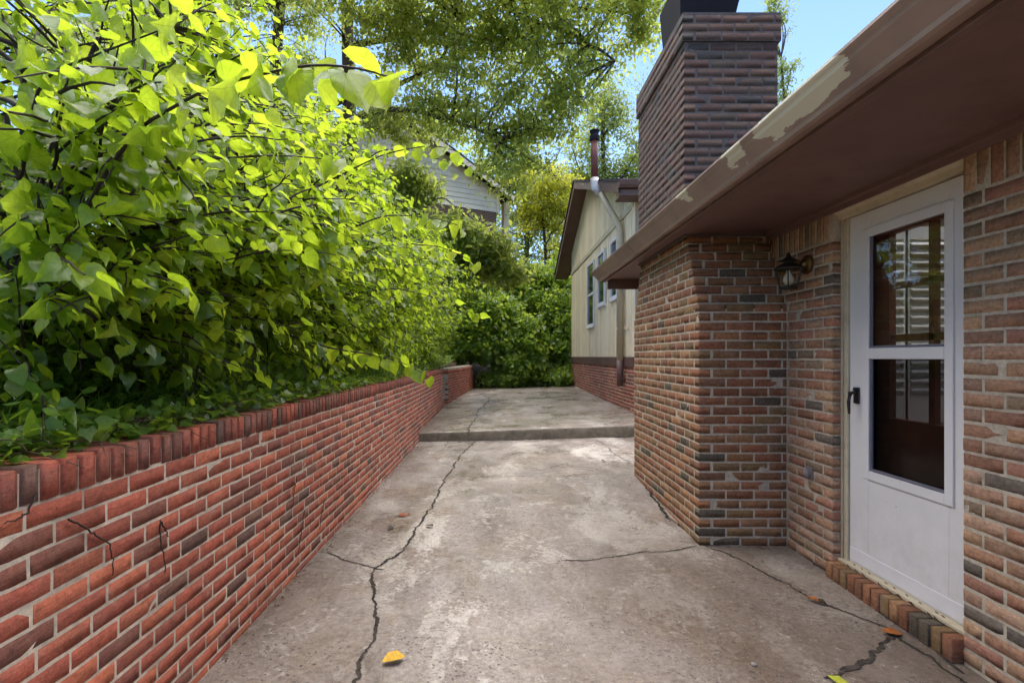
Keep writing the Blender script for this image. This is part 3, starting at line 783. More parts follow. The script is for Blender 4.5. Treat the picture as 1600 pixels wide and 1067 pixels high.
# eave: soffit, fascia, gutter, roof
YE0, YE1 = -2.5, 6.62
MB().box(1.345, XW + 0.03, YE0, 6.5, 2.312, 2.33).build('soffit', M['soffit'], house)
MB().extrude([(XW - 0.05, 2.311), (XW - 0.045, 2.29), (XW - 0.02, 2.285), (XW - 0.012, 2.262), (XW + 0.004, 2.262), (XW + 0.004, 2.311)], 'y', YE0, 4.09).build('eave_moulding', M['soffit'], house, 0)
MB().box(1.305, 1.345, YE0, YE1, 2.285, 2.43).build('fascia', M['brown_paint'], house, 0.004)
MB().box(1.345, 2.3, 6.5, 6.54, 2.19, 2.45).build('end_fascia', M['brown_paint'], house, 0.003)
prof = [(1.304, 2.405), (1.304, 2.304), (1.262, 2.300), (1.247, 2.306), (1.243, 2.322), (1.236, 2.330), (1.212, 2.352), (1.190, 2.372), (1.182, 2.388), (1.172, 2.394), (1.166, 2.402), (1.167, 2.414), (1.178, 2.416), (1.180, 2.405)]
inner = [(1.188, 2.398), (1.198, 2.376), (1.218, 2.356), (1.244, 2.334), (1.252, 2.310), (1.296, 2.310), (1.296, 2.402)]
gt = MB().extrude(prof + inner, 'y', YE0, YE1 + 0.02).build('gutter', M['gutter'], house)
MB().extrude([p for p in prof[:12]], 'y', YE1 + 0.021, YE1 + 0.018).build('end_cap', M['gutter'], gt)
for yj in (4.86,):
    MB().extrude([(x - 0.0025 if x < 1.29 else x - 0.001, z - 0.003 if z < 2.39 else z) for x, z in prof[1:12]] + [(1.2, 2.39), (1.25, 2.33), (1.30, 2.32)], 'y', yj, yj + 0.07).build('joint_band', M['gutter'], gt)
rf = MB()
def rz(x): return 2.432 + (x - 1.24) * 0.648 / 2.36
def rpan(xa, xb, ya_, yb_):
    rf.add([(xa, ya_, rz(xa)), (xa, yb_, rz(xa)), (xb, yb_, rz(xb)), (xb, ya_, rz(xb)), (xa, ya_, rz(xa) + 0.02), (xa, yb_, rz(xa) + 0.02), (xb, yb_, rz(xb) + 0.02), (xb, ya_, rz(xb) + 0.02)],
           [[0, 3, 2, 1], [4, 5, 6, 7], [0, 1, 5, 4], [1, 2, 6, 5], [0, 4, 7, 3], [2, 3, 7, 6]])
rpan(1.24, 2.46, YE0, 6.66); rpan(2.46, 3.6, YE0, 1.9); rpan(2.46, 3.6, 3.5, 6.66)  # gap between panels added to let daylight onto the shutters
rf.add([(3.601, YE0, 3.08), (3.601, 6.66, 3.08), (5.5, 6.66, 2.40), (5.5, YE0, 2.40), (3.601, YE0, 3.10), (3.601, 6.66, 3.10), (5.5, 6.66, 2.42), (5.5, YE0, 2.42)],
       [[0, 3, 2, 1], [4, 5, 6, 7], [0, 1, 5, 4], [1, 2, 6, 5], [0, 4, 7, 3], [2, 3, 7, 6]])
rf.build('roof', M['shingle'], house)
# dark flashing where the chimney meets the roof
MB().add([(1.40, yf8 - 0.012, 2.46), (2.2, yf8 - 0.012, 2.68), (2.2, yf8 - 0.012, 2.82), (1.43, yf8 - 0.012, 2.60), (1.40, yf8 + 0.0, 2.46), (2.2, yf8 + 0.0, 2.68), (2.2, yf8 + 0.0, 2.82), (1.43, yf8 + 0.0, 2.60)],
         [[0, 1, 2, 3], [4, 7, 6, 5], [0, 4, 5, 1], [3, 2, 6, 7], [0, 3, 7, 4], [1, 5, 6, 2]]).build('flashing', M['hood'], house)

# door surround
df = MB()
df.box(2.155, 2.24, DY1 - 0.052, DY1 - 0.003, 0.115, 2.225)
df.box(2.155, 2.24, DY0 + 0.003, DY0 + 0.03, 0.115, 2.225)
dfo = df.build('door_frame', M['cream_trim'], house, 0.004)
MB().extrude([(2.075, 2.312), (2.072, 2.292), (2.10, 2.286), (2.106, 2.262), (2.13, 2.25), (2.136, 2.222), (2.24, 2.222), (2.24, 2.312)], 'y', DY0 + 0.002, DY1 + 0.03).build('door_head', M['cream_trim'], house, 0.0015)
MB().box(2.145, 2.152, DY1 - 0.018, DY1 - 0.004, 0.115, 2.222).build('door_stop', M['cream_trim'], house)
# storm door
dd = MB()
X0d, X1d, ya, yb = 2.168, 2.20, 2.437, 3.285
dd.box(X0d, X1d, 3.125, yb, 0.118, 2.216); dd.box(X0d, X1d, ya, 2.565, 0.118, 2.216)
dd.box(X0d, X1d, 2.565, 3.125, 2.085, 2.216); dd.box(X0d, X1d, 2.565, 3.125, 0.118, 0.685)
door = dd.build('storm_door', M['white_paint'], house, 0.003)
door['label'] = 'white storm door with upper and lower glass'
gf = MB(); e = 0.052
gf.box(X0d - 0.010, X0d - 0.0005, 3.108, 3.158, 0.655, 2.118); gf.box(X0d - 0.010, X0d - 0.0005, 2.532, 2.582, 0.655, 2.118)
gf.box(X0d - 0.010, X0d - 0.0005, 2.5822, 3.1078, 2.066, 2.118); gf.box(X0d - 0.010, X0d - 0.0005, 2.5822, 3.1078, 0.655, 0.706)
gf.build('glazing_frame', M['white_paint'], door, 0.003)
MB().box(X0d - 0.012, X0d + 0.012, 2.5824, 3.1076, 1.357, 1.418).build('middle_rail', M['white_paint'], door, 0.003)
gk = MB()
for (z0, z1) in ((0.7065, 1.3565), (1.4185, 2.0655)):
    gk.box(X0d, X0d + 0.01, 3.097, 3.1074, z0, z1); gk.box(X0d, X0d + 0.01, 2.5826, 2.592, z0, z1)
    gk.box(X0d, X0d + 0.01, 2.592, 3.097, z0, z0 + 0.014); gk.box(X0d, X0d + 0.01, 2.592, 3.097, z1 - 0.0016, z1)
gk.build('gasket', M['grey_gasket'], door)
MB().box(X0d + 0.012, X0d + 0.015, 2.583, 3.107, 1.42, 2.065).build('upper_pane', M['glass'], door)
MB().box(X0d + 0.020, X0d + 0.023, 2.583, 3.107, 0.707, 1.356).build('lower_pane', M['screen_glass'], door)
MB().box(X0d - 0.004, X0d - 0.0005, ya + 0.004, yb - 0.004, 0.13, 0.21).build('bottom_sweep', M['white_trim'], door, 0.001)
hn = MB(); hy, hz = 3.215, 1.11
hn.box(X0d - 0.012, X0d - 0.0005, hy - 0.022, hy + 0.022, hz - 0.022, hz + 0.075)
hn.tube([(X0d - 0.01, hy, hz + 0.045), (X0d - 0.045, hy, hz + 0.04), (X0d - 0.052, hy + 0.004, hz - 0.01), (X0d - 0.046, hy + 0.008, hz - 0.085)], [0.013, 0.014, 0.011, 0.007], 8)
hn.tube([(X0d - 0.01, hy, hz + 0.062), (X0d - 0.024, hy, hz + 0.064)], [0.012, 0.011], 8)
hn.build('handle', M['black'], door, 0.002)
# sill and brick step
sl = MB(); sl.box(2.125, 2.21, DY0 + 0.004, DY1 - 0.004, 0.0975, 0.117); sill = sl.build('door_sill', M['cream_trim'], house, 0.004)
for k in range(9):
    y = 2.55 + 0.085 * k + rng.normal(0, 0.02)
    MB().add([(2.1235, y, 0.1), (2.1235, y + rng.uniform(0.02, 0.06), 0.102), (2.1235, y + 0.03, 0.114), (2.16, y + 0.02, 0.1178), (2.15, y - 0.01, 0.1176)], [[0, 1, 2], [2, 3, 4]]).build('bare_patch', M['darkwood'], sill)
st = MB().box(2.062, 2.125, DY0 + 0.03, DY1 - 0.002, -0.1, 0.088).build('doorstep', M['mortar_h'], house)
BR = []
s = DY1 - 0.004
while s - 0.056 > DY0 - 0.03:
    put((2.052 + rng.normal(0, 0.002), s - 0.028, 0.043), ARW, 0.0565, 0.085, 0.106, 'chim_brick', 'st'); s -= 0.0673
flush_bricks(BR, 60, {'st': st})
# inner wooden door, shutters and dim room behind the glass
idr = MB(); X2 = 2.245
idr.box(X2, X2 + 0.04, 3.06, 3.30, 0.12, 2.216); idr.box(X2, X2 + 0.04, 2.42, 2.52, 0.12, 2.216)
idr.box(X2, X2 + 0.04, 2.52, 3.06, 0.12, 1.02); idr.box(X2, X2 + 0.04, 2.52, 3.06, 2.07, 2.216)
idr.box(X2 + 0.0016, X2 + 0.034, 2.745, 2.785, 1.02, 2.07); idr.box(X2 + 0.0016, X2 + 0.034, 2.52, 3.06, 1.455, 1.495); idr.box(X2 + 0.0016, X2 + 0.034, 2.52, 3.06, 1.75, 1.785)
inner_door = idr.build('inner_door', M['wood'], house, 0.003)
rm = MB(); rm.box(2.345, 4.84, 5.2, 5.25, -0.1, 2.3); rm.box(2.345, 4.84, 1.55, 1.6, -0.1, 2.3); rm.box(2.345, 4.84, 1.6, 5.2, -0.1, 0.05); rm.box(2.345, 2.46, 1.55, 5.25, 2.301, 2.31); rm.box(2.46, 4.84, 1.55, 1.9, 2.301, 2.31); rm.box(2.46, 4.84, 3.5, 5.25, 2.301, 2.31); rm.box(3.6, 4.84, 1.9, 3.5, 2.301, 2.31)  # ceiling left open under the added roof gap
rm.build('room', M['plaster'], house)
for (xa, xb) in ((2.50, 2.60), (2.64, 2.98)):
    sf = MB(); y = 3.42
    sf.box(xa - 0.03, xa, y, y + 0.03, 0.95, 2.2); sf.box(xb, xb + 0.03, y, y + 0.03, 0.95, 2.2)
    sf.box(xa, xb, y, y + 0.03, 2.12, 2.2); sf.box(xa, xb, y, y + 0.03, 0.95, 1.12)
    sho = sf.build('shutter', M['shutter'], house, 0.002)
    z = 1.15
    while z < 2.1:
        MB().add([(xa + 0.002, y - 0.018, z), (xb - 0.002, y - 0.018, z), (xb - 0.002, y + 0.03, z + 0.034), (xa + 0.002, y + 0.03, z + 0.034),
                  (xa + 0.002, y - 0.018, z + 0.007), (xb - 0.002, y - 0.018, z + 0.007), (xb - 0.002, y + 0.03, z + 0.041), (xa + 0.002, y + 0.03, z + 0.041)],
                 [[0, 3, 2, 1], [4, 5, 6, 7], [0, 1, 5, 4], [1, 2, 6, 5], [2, 3, 7, 6], [3, 0, 4, 7]]).build('slat', M['shutter'], sho)
        z += 0.058

# --- wall lantern and outlet
ln = empty('wall_lantern', (2.09, 3.60, 1.95), 'tarnished brass carriage lantern with clear glass and bulb on the brick wall', 'lantern')
MB().lathe([(0.058, 0), (0.058, -0.012), (0.045, -0.022), (0.03, -0.03), (0.022, -0.045)], (2.092, 3.60, 1.985), 20, 'x').build('wall_plate', M['brass'], ln, smooth=False)
MB().tube([(2.05, 3.60, 1.985), (2.03, 3.60, 2.0), (2.005, 3.60, 2.005), (1.985, 3.60, 1.99)], [0.013, 0.011, 0.01, 0.01], 8).build('arm', M['brass'], ln, smooth=True)
lc = (1.975, 3.60)
MB().lathe([(0.084, 1.954), (0.086, 1.960), (0.05, 1.985), (0.028, 1.995), (0.03, 2.002), (0.055, 2.006), (0.03, 2.02), (0.016, 2.03), (0.012, 2.045), (0.004, 2.058)], (lc[0], lc[1], 0), 12).build('lantern_cap', M['iron'], ln)
MB().lathe([(0.05, 1.842), (0.056, 1.838), (0.056, 1.850), (0.05, 1.852)], (lc[0], lc[1], 0), 6).build('lantern_base', M['iron'], ln)
for k in range(6):
    a = 2 * math.pi * k / 6; a2 = 2 * math.pi * (k + 1) / 6
    t1 = (lc[0] + 0.082 * math.cos(a), lc[1] + 0.082 * math.sin(a), 1.957); b1 = (lc[0] + 0.052 * math.cos(a), lc[1] + 0.052 * math.sin(a), 1.848)
    t2 = (lc[0] + 0.082 * math.cos(a2), lc[1] + 0.082 * math.sin(a2), 1.957); b2 = (lc[0] + 0.052 * math.cos(a2), lc[1] + 0.052 * math.sin(a2), 1.848)
    MB().tube([t1, b1], [0.004, 0.004], 6).build('rib', M['iron'], ln)
    q = 0.97
    def inn(p): return (lc[0] + (p[0] - lc[0]) * q, lc[1] + (p[1] - lc[1]) * q, p[2])
    MB().add([inn(t1), inn(t2), inn(b2), inn(b1)], [[0, 1, 2, 3]]).build('pane', M['lamp_glass'], ln)
MB().lathe([(0.012, 1.95), (0.014, 1.935), (0.03, 1.905), (0.031, 1.885), (0.02, 1.865), (0.006, 1.858)], (lc[0], lc[1], 0), 14).build('bulb', M['bulb'], ln, smooth=True)
ln.scale = (1.12, 1.12, 1.12)
ou = empty('outdoor_outlet', (2.09, 3.58, 0.594), 'small grey round outlet cover low on the brick wall near the chimney', 'outlet')
MB().box(2.084, 2.098, 3.545, 3.615, 0.555, 0.632).build('back_plate', M['plug'], ou, 0.004)
MB().lathe([(0.03, 0), (0.03, -0.022), (0.018, -0.03), (0.012, -0.034)], (2.084, 3.58, 0.594), 18, 'x').build('cover', M['plug'], ou)

# ---------------------------------------------------------------- cream sided house
XS = 2.46; SY0, SY1 = 9.6, 17.7; RX = 2.08
sh = empty('sided_house', (5.5, 13.5, 0.3), 'taller cream house with vertical siding, brown gable eave and three narrow windows', 'house')
APY, APZ, NEY, NEZ, FEY, FEZ = 14.5, 6.13, 9.2, 4.40, 19.3, 4.30
def roofz(y): return np.interp(y, [NEY, APY, FEY], [NEZ, APZ, FEZ])
# brick base
MB().box(XS + 0.0016, XS + 0.3, SY0, SY1, -0.1, 1.18).build('base_wall', M['mortar_h'], sh)
base_core = [o for o in COL.objects if o.name.startswith('base_wall')][-1]
BR = []
for r_ in range(17):
    course_bricks((XS, SY1, 0), ARW, SY1 - SY0, 0.035 + r_ * PIT, r_, 'red_brick', 'b', first=BL if r_ % 2 else 0.09)
flush_bricks(BR, 120, {'b': base_core})
MB().box(XS - 0.022, XS + 0.1, SY0, SY1 + 0.02, 1.181, 1.36).build('skirt_board', M['brown_paint'], sh, 0.004)
# vertical boards: each its own proud strip with a groove between
WIN = [(13.5, 14.5, 2.16, 3.83), (12.15, 13.0, 2.58, 3.83), (10.87, 11.54, 2.58, 3.83)]
sb = MB(); gr = MB()
y = SY0; pitch = 0.203
bd = []
while y < SY1 - 0.01:
    y1 = min(y + pitch - 0.036, SY1)
    hits = [wn_ for wn_ in WIN if wn_[0] < y1 and wn_[1] > y]
    spans = [(1.362, None)]
    if hits: spans = [(1.362, hits[0][2]), (hits[0][3], None)]
    for (z0, z1) in spans:
        ta, tb = (roofz(y) - 0.12, roofz(y1) - 0.12) if z1 is None else (z1, z1)
        xx = XS - 0.004 + rng.normal(0, 0.0008)
        bd.append(([(xx, y, z0), (xx, y1, z0), (xx, y1, tb), (xx, y, ta), (XS + 0.02, y, z0), (XS + 0.02, y1, z0), (XS + 0.02, y1, tb), (XS + 0.02, y, ta)],
                [[0, 3, 2, 1], [0, 1, 5, 4], [1, 2, 6, 5], [2, 3, 7, 6], [3, 0, 4, 7]]))
    y += pitch
for V, F in bd:
    b_ = MB().add(V, F).build('siding_board', M[('cream', 'cream_b', 'cream_c')[int(rng.integers(3))]], sh)
yy_ = np.linspace(SY0, SY1, 20)
poly = [(SY0, 1.355), (SY1, 1.355)] + [(float(a), float(roofz(a)) - 0.1) for a in yy_[::-1]]
# wall sheathing behind, with the window openings left to the frames set in front of it
MB().extrude(poly, 'x', XS + 0.019, XS + 0.1).build('wall_sheathing', M['groove'], sh)
MB().box(XS - 0.03, XS - 0.0055, SY0, SY1, 4.05, 4.16).build('belt_board', M['cream_trim'], sh, 0.003)
MB().box(XS - 0.03, XS + 0.0, SY0 - 0.03, SY0 + 0.07, 1.362, 4.048).build('corner_board', M['cream'], sh, 0.003)
MB().box(XS + 0.1, 8.6, SY0, SY0 + 0.15, -0.1, 4.35).build('front_wall', M['cream'], sh)
MB().box(XS + 0.1, 8.6, SY1 - 0.15, SY1, -0.1, 4.6).build('back_wall', M['cream'], sh)
for (a, b, z0, z1) in WIN:
    wf = MB()
    wf.box(XS - 0.035, XS + 0.012, a, a + 0.06, z0, z1); wf.box(XS - 0.035, XS + 0.012, b - 0.06, b, z0, z1)
    wf.box(XS - 0.035, XS + 0.012, a + 0.06, b - 0.06, z1 - 0.06, z1); wf.box(XS - 0.035, XS + 0.012, a + 0.06, b - 0.06, z0, z0 + 0.06)
    zm = z0 + (z1 - z0) * 0.5
    wf.box(XS - 0.022, XS + 0.012, a + 0.06, b - 0.06, zm - 0.03, zm + 0.03)
    wo = wf.build('window', M['white_trim'], sh, 0.003)
    MB().box(XS - 0.05, XS - 0.004, a - 0.03, b + 0.03, z0 - 0.045, z0 - 0.002).build('sill', M['white_trim'], wo, 0.003)
    MB().box(XS - 0.004, XS + 0.004, a + 0.055, b - 0.055, zm + 0.03, z1 - 0.055).build('pane', M['window_glass'], wo)
    MB().box(XS - 0.001, XS + 0.0016, a + 0.055, b - 0.055, z0 + 0.055, zm - 0.03).build('pane', M['window_glass'], wo)
    MB().box(XS - 0.0016, XS - 0.0016, a + 0.06, b - 0.06, zm + 0.04, zm + 0.05).build('muntin', M['white_trim'], wo)
# roof slabs, rake boards, gutter
def slab(ya, za, yb_, zb, name, mat, x0, x1, dz0, dz1):
    V = [(x, y, z + d) for (y, z) in ((ya, za), (yb_, zb)) for d in (dz0, dz1) for x in (x0, x1)]
    return MB().add(V, [[0, 1, 3, 2], [4, 6, 7, 5], [0, 4, 5, 1], [2, 3, 7, 6], [0, 2, 6, 4], [1, 5, 7, 3]]).build(name, mat, sh)
slab(NEY, NEZ, APY, APZ, 'roof', M['shingle'], RX - 0.03, 8.9, -0.02, 0.03)
slab(APY, APZ, FEY, FEZ, 'roof', M['shingle'], RX - 0.03, 8.9, -0.02, 0.03)
slab(NEY, NEZ, APY, APZ, 'rake_board', M['brown_paint'], RX, RX + 0.04, -0.21, -0.021)
slab(APY, APZ, FEY, FEZ, 'rake_board', M['brown_paint'], RX, RX + 0.04, -0.21, -0.021)
slab(NEY, NEZ, APY, APZ, 'rake_soffit', M['soffit'], RX + 0.041, XS + 0.09, -0.15, -0.13)
slab(APY, APZ, FEY, FEZ, 'rake_soffit', M['soffit'], RX + 0.041, XS + 0.09, -0.15, -0.13)
MB().box(RX + 0.01, 8.8, NEY + 0.0, NEY + 0.04, NEZ - 0.26, NEZ - 0.022).build('fascia', M['brown_paint'], sh, 0.004)
MB().extrude([(NEY - 0.001, NEZ - 0.02), (NEY - 0.001, NEZ - 0.14), (NEY - 0.07, NEZ - 0.14), (NEY - 0.1, NEZ - 0.10), (NEY - 0.12, NEZ - 0.03), (NEY - 0.12, NEZ - 0.01)], 'x', RX + 0.0, 8.8).build('gutter', M['brown_paint'], sh, 0.002)
MB().box(RX + 0.041, XS - 0.005, NEY + 0.041, SY0 + 0.02, NEZ - 0.255, NEZ - 0.235).build('eave_return', M['soffit'], sh)
MB().box(XS, 8.7, NEY + 0.041, SY0 - 0.005, NEZ - 0.255, NEZ - 0.235).build('eave_soffit', M['soffit'], sh)

# vent pipe up the gable wall
vp = empty('vent_pipe', (2.36, 10.3, 0.75), 'cream vent pipe strapped to the sided wall, rising rust red above the roof', 'pipe')
pr = 0.065
MB().tube([(2.365, 10.3, 0.80), (2.365, 10.3, 1.30)], [pr, pr], 14).build('lower_pipe', M['brown_paint'], vp, smooth=True)
MB().tube([(2.365, 10.3, 0.93), (2.48, 10.3, 0.93)], [pr * 0.8, pr * 0.8], 12).build('wall_elbow', M['brown_paint'], vp, smooth=True)
MB().tube([(2.365, 10.3, 1.301), (2.365, 10.3, 3.75), (2.36, 10.32, 3.88), (2.30, 10.42, 4.05), (2.06, 10.72, 4.66), (2.02, 10.77, 4.72)], pr * 0.98, 14).build('main_pipe', M['pipe_cream'], vp, smooth=True)
MB().tube([(2.06, 10.72, 4.62), (1.99, 10.80, 4.78), (1.975, 10.82, 4.86), (1.97, 10.82, 4.98)], [0.085, 0.09, 0.088, 0.08], 14).build('flex_elbow', M['galv'], vp, smooth=True)
MB().tube([(1.97, 10.82, 4.93), (1.97, 10.82, 5.83)], [0.072, 0.072], 14).build('upper_pipe', M['pipe_red'], vp, smooth=True)
MB().lathe([(0.074, 5.72), (0.1, 5.74), (0.1, 5.82), (0.085, 5.84), (0.085, 5.90), (0.1, 5.92), (0.1, 5.94), (0.02, 5.97)], (1.97, 10.82, 0), 14).build('pipe_cap', M['hood'], vp)
for z in (3.35, 1.88):
    MB().box(2.288, 2.456, 10.27, 10.33, z, z + 0.045).build('strap', M['cream'], vp, 0.003)
    MB().box(2.44, 2.457, 9.96, 10.36, z + 0.005, z + 0.04).build('strap_bar', M['cream'], vp)

# ---------------------------------------------------------------- far white house on the hill
dirv = np.array([1.79, 1.0, 0]) / math.hypot(1.79, 1.0); aF = math.atan2(dirv[1], dirv[0])
uF, nF = frame(aF)
Bc = P(776, 325, 23.0); Bc[2] = 0
fh = empty('hillside_house', tuple(Bc + np.array([-4, 0, 3.0])), 'pale lap sided gable of a brick house among trees up the slope', 'house')
def FP(s, d, z): return tuple(Bc + uF * s + nF * d + np.array([0, 0, z]))
EAV, PITCH, HALF = 8.55, 0.50, 4.6
zs_ = P(776, 332, 23.0)[2]
def gz(s): return EAV + PITCH * (HALF - abs(s + HALF))
# brick lower walls
MB().add([FP(-9.2, 0.02, 2), FP(0, 0.02, 2), FP(0, 0.02, zs_), FP(-9.2, 0.02, zs_), FP(-9.2, 8, 2), FP(0, 8, 2), FP(0, 8, zs_), FP(-9.2, 8, zs_)],
         [[0, 1, 2, 3], [1, 5, 6, 2], [5, 4, 7, 6], [4, 0, 3, 7], [3, 2, 6, 7]]).build('brick_wall', M['far_brick'], fh)
MB().add([FP(-9.2, 0.03, zs_), FP(0, 0.03, zs_), FP(0, 0.03, EAV - 0.1), FP(-HALF, 0.03, EAV + PITCH * HALF - 0.1), FP(-9.2, 0.03, EAV - 0.1), FP(-9.2, 8, zs_), FP(0, 8, zs_), FP(0, 8, EAV - 0.1), FP(-HALF, 8, EAV + PITCH * HALF - 0.1), FP(-9.2, 8, EAV - 0.1)],
         [[0, 1, 2, 3, 4], [1, 6, 7, 2], [6, 5, 9, 8, 7], [5, 0, 4, 9]]).build('gable_wall', M['lap'], fh)
z = zs_
while z < EAV + PITCH * HALF - 0.3:
    z1 = z + 0.2
    smx = 0.0 if z1 < EAV else -(z1 - EAV + 0.05) / PITCH
    smn = -9.2 if z1 < EAV else -9.2 + (z1 - EAV + 0.05) / PITCH
    MB().add([FP(smn, -0.012, z), FP(smx, -0.012, z), FP(smx, 0.02, z + 0.198), FP(smn, 0.02, z + 0.198), FP(smn, 0.028, z), FP(smx, 0.028, z)], [[0, 1, 2, 3], [0, 4, 5, 1]]).build('siding_board', M['lap'], fh)
    z = z1
MB().add([FP(-0.02, -0.03, zs_), FP(0.12, -0.03, zs_), FP(0.12, -0.03, EAV), FP(-0.02, -0.03, EAV), FP(-0.02, 0.1, zs_), FP(0.12, 0.1, zs_), FP(0.12, 0.1, EAV), FP(-0.02, 0.1, EAV)],
         [[0, 1, 2, 3], [1, 5, 6, 2], [4, 0, 3, 7]]).build('corner_board', M['lap'], fh)
for sg in (0, 1):
    a, b = ((-HALF, EAV + PITCH * HALF), (0.7, EAV - 0.35)) if sg == 0 else ((-HALF, EAV + PITCH * HALF), (-9.9, EAV - 0.35))
    MB().add([FP(a[0], -0.45, a[1] + 0.1), FP(b[0], -0.45, b[1] + 0.1), FP(b[0], 8.4, b[1] + 0.1), FP(a[0], 8.4, a[1] + 0.1), FP(a[0], -0.45, a[1]), FP(b[0], -0.45, b[1]), FP(b[0], 8.4, b[1]), FP(a[0], 8.4, a[1])],
             [[0, 1, 2, 3], [4, 7, 6, 5], [0, 4, 5, 1], [1, 5, 6, 2], [3, 2, 6, 7]]).build('roof', M['shingle'], fh)
    MB().add([FP(a[0], -0.47, a[1] - 0.01), FP(b[0], -0.47, b[1] - 0.01), FP(b[0], -0.47, b[1] - 0.22), FP(a[0], -0.47, a[1] - 0.22), FP(a[0], -0.43, a[1] - 0.01), FP(b[0], -0.43, b[1] - 0.01), FP(b[0], -0.43, b[1] - 0.22), FP(a[0], -0.43, a[1] - 0.22)],
             [[0, 1, 2, 3], [4, 7, 6, 5], [2, 6, 7, 3], [1, 5, 6, 2]]).build('rake_board', M['lap'], fh)
MB().add([FP(0.55, 0.3, 5.2), FP(0.8, 0.3, 5.2), FP(0.8, 0.3, EAV - 0.4), FP(0.55, 0.3, EAV - 0.4), FP(0.55, 0.55, 5.2), FP(0.8, 0.55, 5.2), FP(0.8, 0.55, EAV - 0.4), FP(0.55, 0.55, EAV - 0.4)],
         [[0, 1, 2, 3], [1, 5, 6, 2], [4, 0, 3, 7], [5, 4, 7, 6]]).build('porch_post', M['lap'], fh)
MB().add([FP(0.0, 0.3, 5.0), FP(1.0, 0.3, 5.0), FP(1.0, 0.3, 5.2), FP(0, 0.3, 5.2), FP(0.0, 3, 5.0), FP(1.0, 3, 5.0), FP(1.0, 3, 5.2), FP(0, 3, 5.2)], [[0, 1, 2, 3], [1, 5, 6, 2], [3, 2, 6, 7]]).build('porch_deck', M['brown_paint'], fh)

# ---------------------------------------------------------------- foliage tools
def heart():
    half = [(-0.09, 0.09), (-0.14, 0.23), (-0.07, 0.41), (0.11, 0.51), (0.34, 0.50), (0.57, 0.39), (0.78, 0.21), (0.93, 0.07)]
    mid = [(0, 0), (0.25, 0), (0.5, 0), (0.76, 0), (1.06, 0)]
    uv = mid + half + [(u, -v) for u, v in half]
    T = []
    for s in (0, 8):
        o = [5 + s + k for k in range(8)]
        tr = [(0, o[0], o[1]), (0, o[1], o[2]), (0, o[2], o[3]), (0, o[3], 1), (1, o[3], o[4]), (1, o[4], 2), (2, o[4], o[5]), (2, o[5], 3), (3, o[5], o[6]), (3, o[6], o[7]), (3, o[7], 4)]
        T += tr if s else [t[::-1] for t in tr]
    return np.array(uv, float), np.array(T)
HUV, HT = heart()
OUV = np.array([(0, 0), (0.35, 0.22), (0.72, 0.2), (1, 0), (0.72, -0.2), (0.35, -0.22), (0.5, 0)], float)
OT = np.array([(0, 6, 1), (1, 6, 2), (2, 6, 3), (3, 6, 4), (4, 6, 5), (5, 6, 0)])
DUV = np.array([(0, 0), (0.5, 0.26), (1, 0), (0.5, -0.26)], float)
DT = np.array([(0, 2, 1), (0, 3, 2)])
IUV = np.array([(0, 0), (-0.1, 0.35), (0.3, 0.5), (0.55, 0.27), (1, 0), (0.55, -0.27), (0.3, -0.5), (-0.1, -0.35)], float)
IT = np.array([(0, 2, 1), (0, 3, 2), (0, 4, 3), (0, 5, 4), (0, 6, 5), (0, 7, 6)])

def leaf_arrays(pos, d, nrm, size, UV, T, fold=0.25, droop=0.25, width=1.0, tone=None):
    "many leaves at once: pos, direction, normal (n,3), size (n,)"
    n = len(pos); d = norm(d); nrm = norm(nrm - np.sum(nrm * d, 1, keepdims=True) * d); s = np.cross(nrm, d)
    u, v = UV[:, 0], UV[:, 1] * width
    fo = (fold * rng.uniform(0.3, 1.5, n))[:, None]; dr = (droop * rng.uniform(-0.2, 1.6, n))[:, None]; cu = rng.uniform(-0.25, 0.35, n)[:, None]
    ph = rng.uniform(0, 6.28, n)[:, None]
    w_ = 0.07 * np.sin(7 * u[None, :] + ph) * np.abs(v)[None, :] * 1.6 + fo * np.abs(v)[None, :] - dr * (u ** 2)[None, :] - cu * (v ** 2)[None, :] + 0.02 * np.sin(9 * (u + v))[None, :]
    V = pos[:, None, :] + size[:, None, None] * (u[None, :, None] * d[:, None, :] + v[None, :, None] * s[:, None, :] + w_[:, :, None] * nrm[:, None, :])
    F = T[None, :, :] + (np.arange(n) * len(UV))[:, None, None]
    tn = rng.uniform(0, 1, n) if tone is None else tone
    return V.reshape(-1, 3), F.reshape(-1, 3), np.repeat(tn, len(UV)), np.tile(np.stack([u, v], -1), (n, 1))

# ---------------------------------------------------------------- redbud shrubs on the bank
def xmax(y, z):
    "how far the branches lean out over the driveway"
    zp = 2.0 + 0.1 * (y - 2); xp = -0.66 + 0.033 * (y - 2)
    lo = -1.30 + (xp + 1.30) * np.clip((z - 1.12) / (zp - 1.12), -1, 1)
    hi = xp - 0.62 * (z - zp)
    return np.where(z < zp, lo, hi)

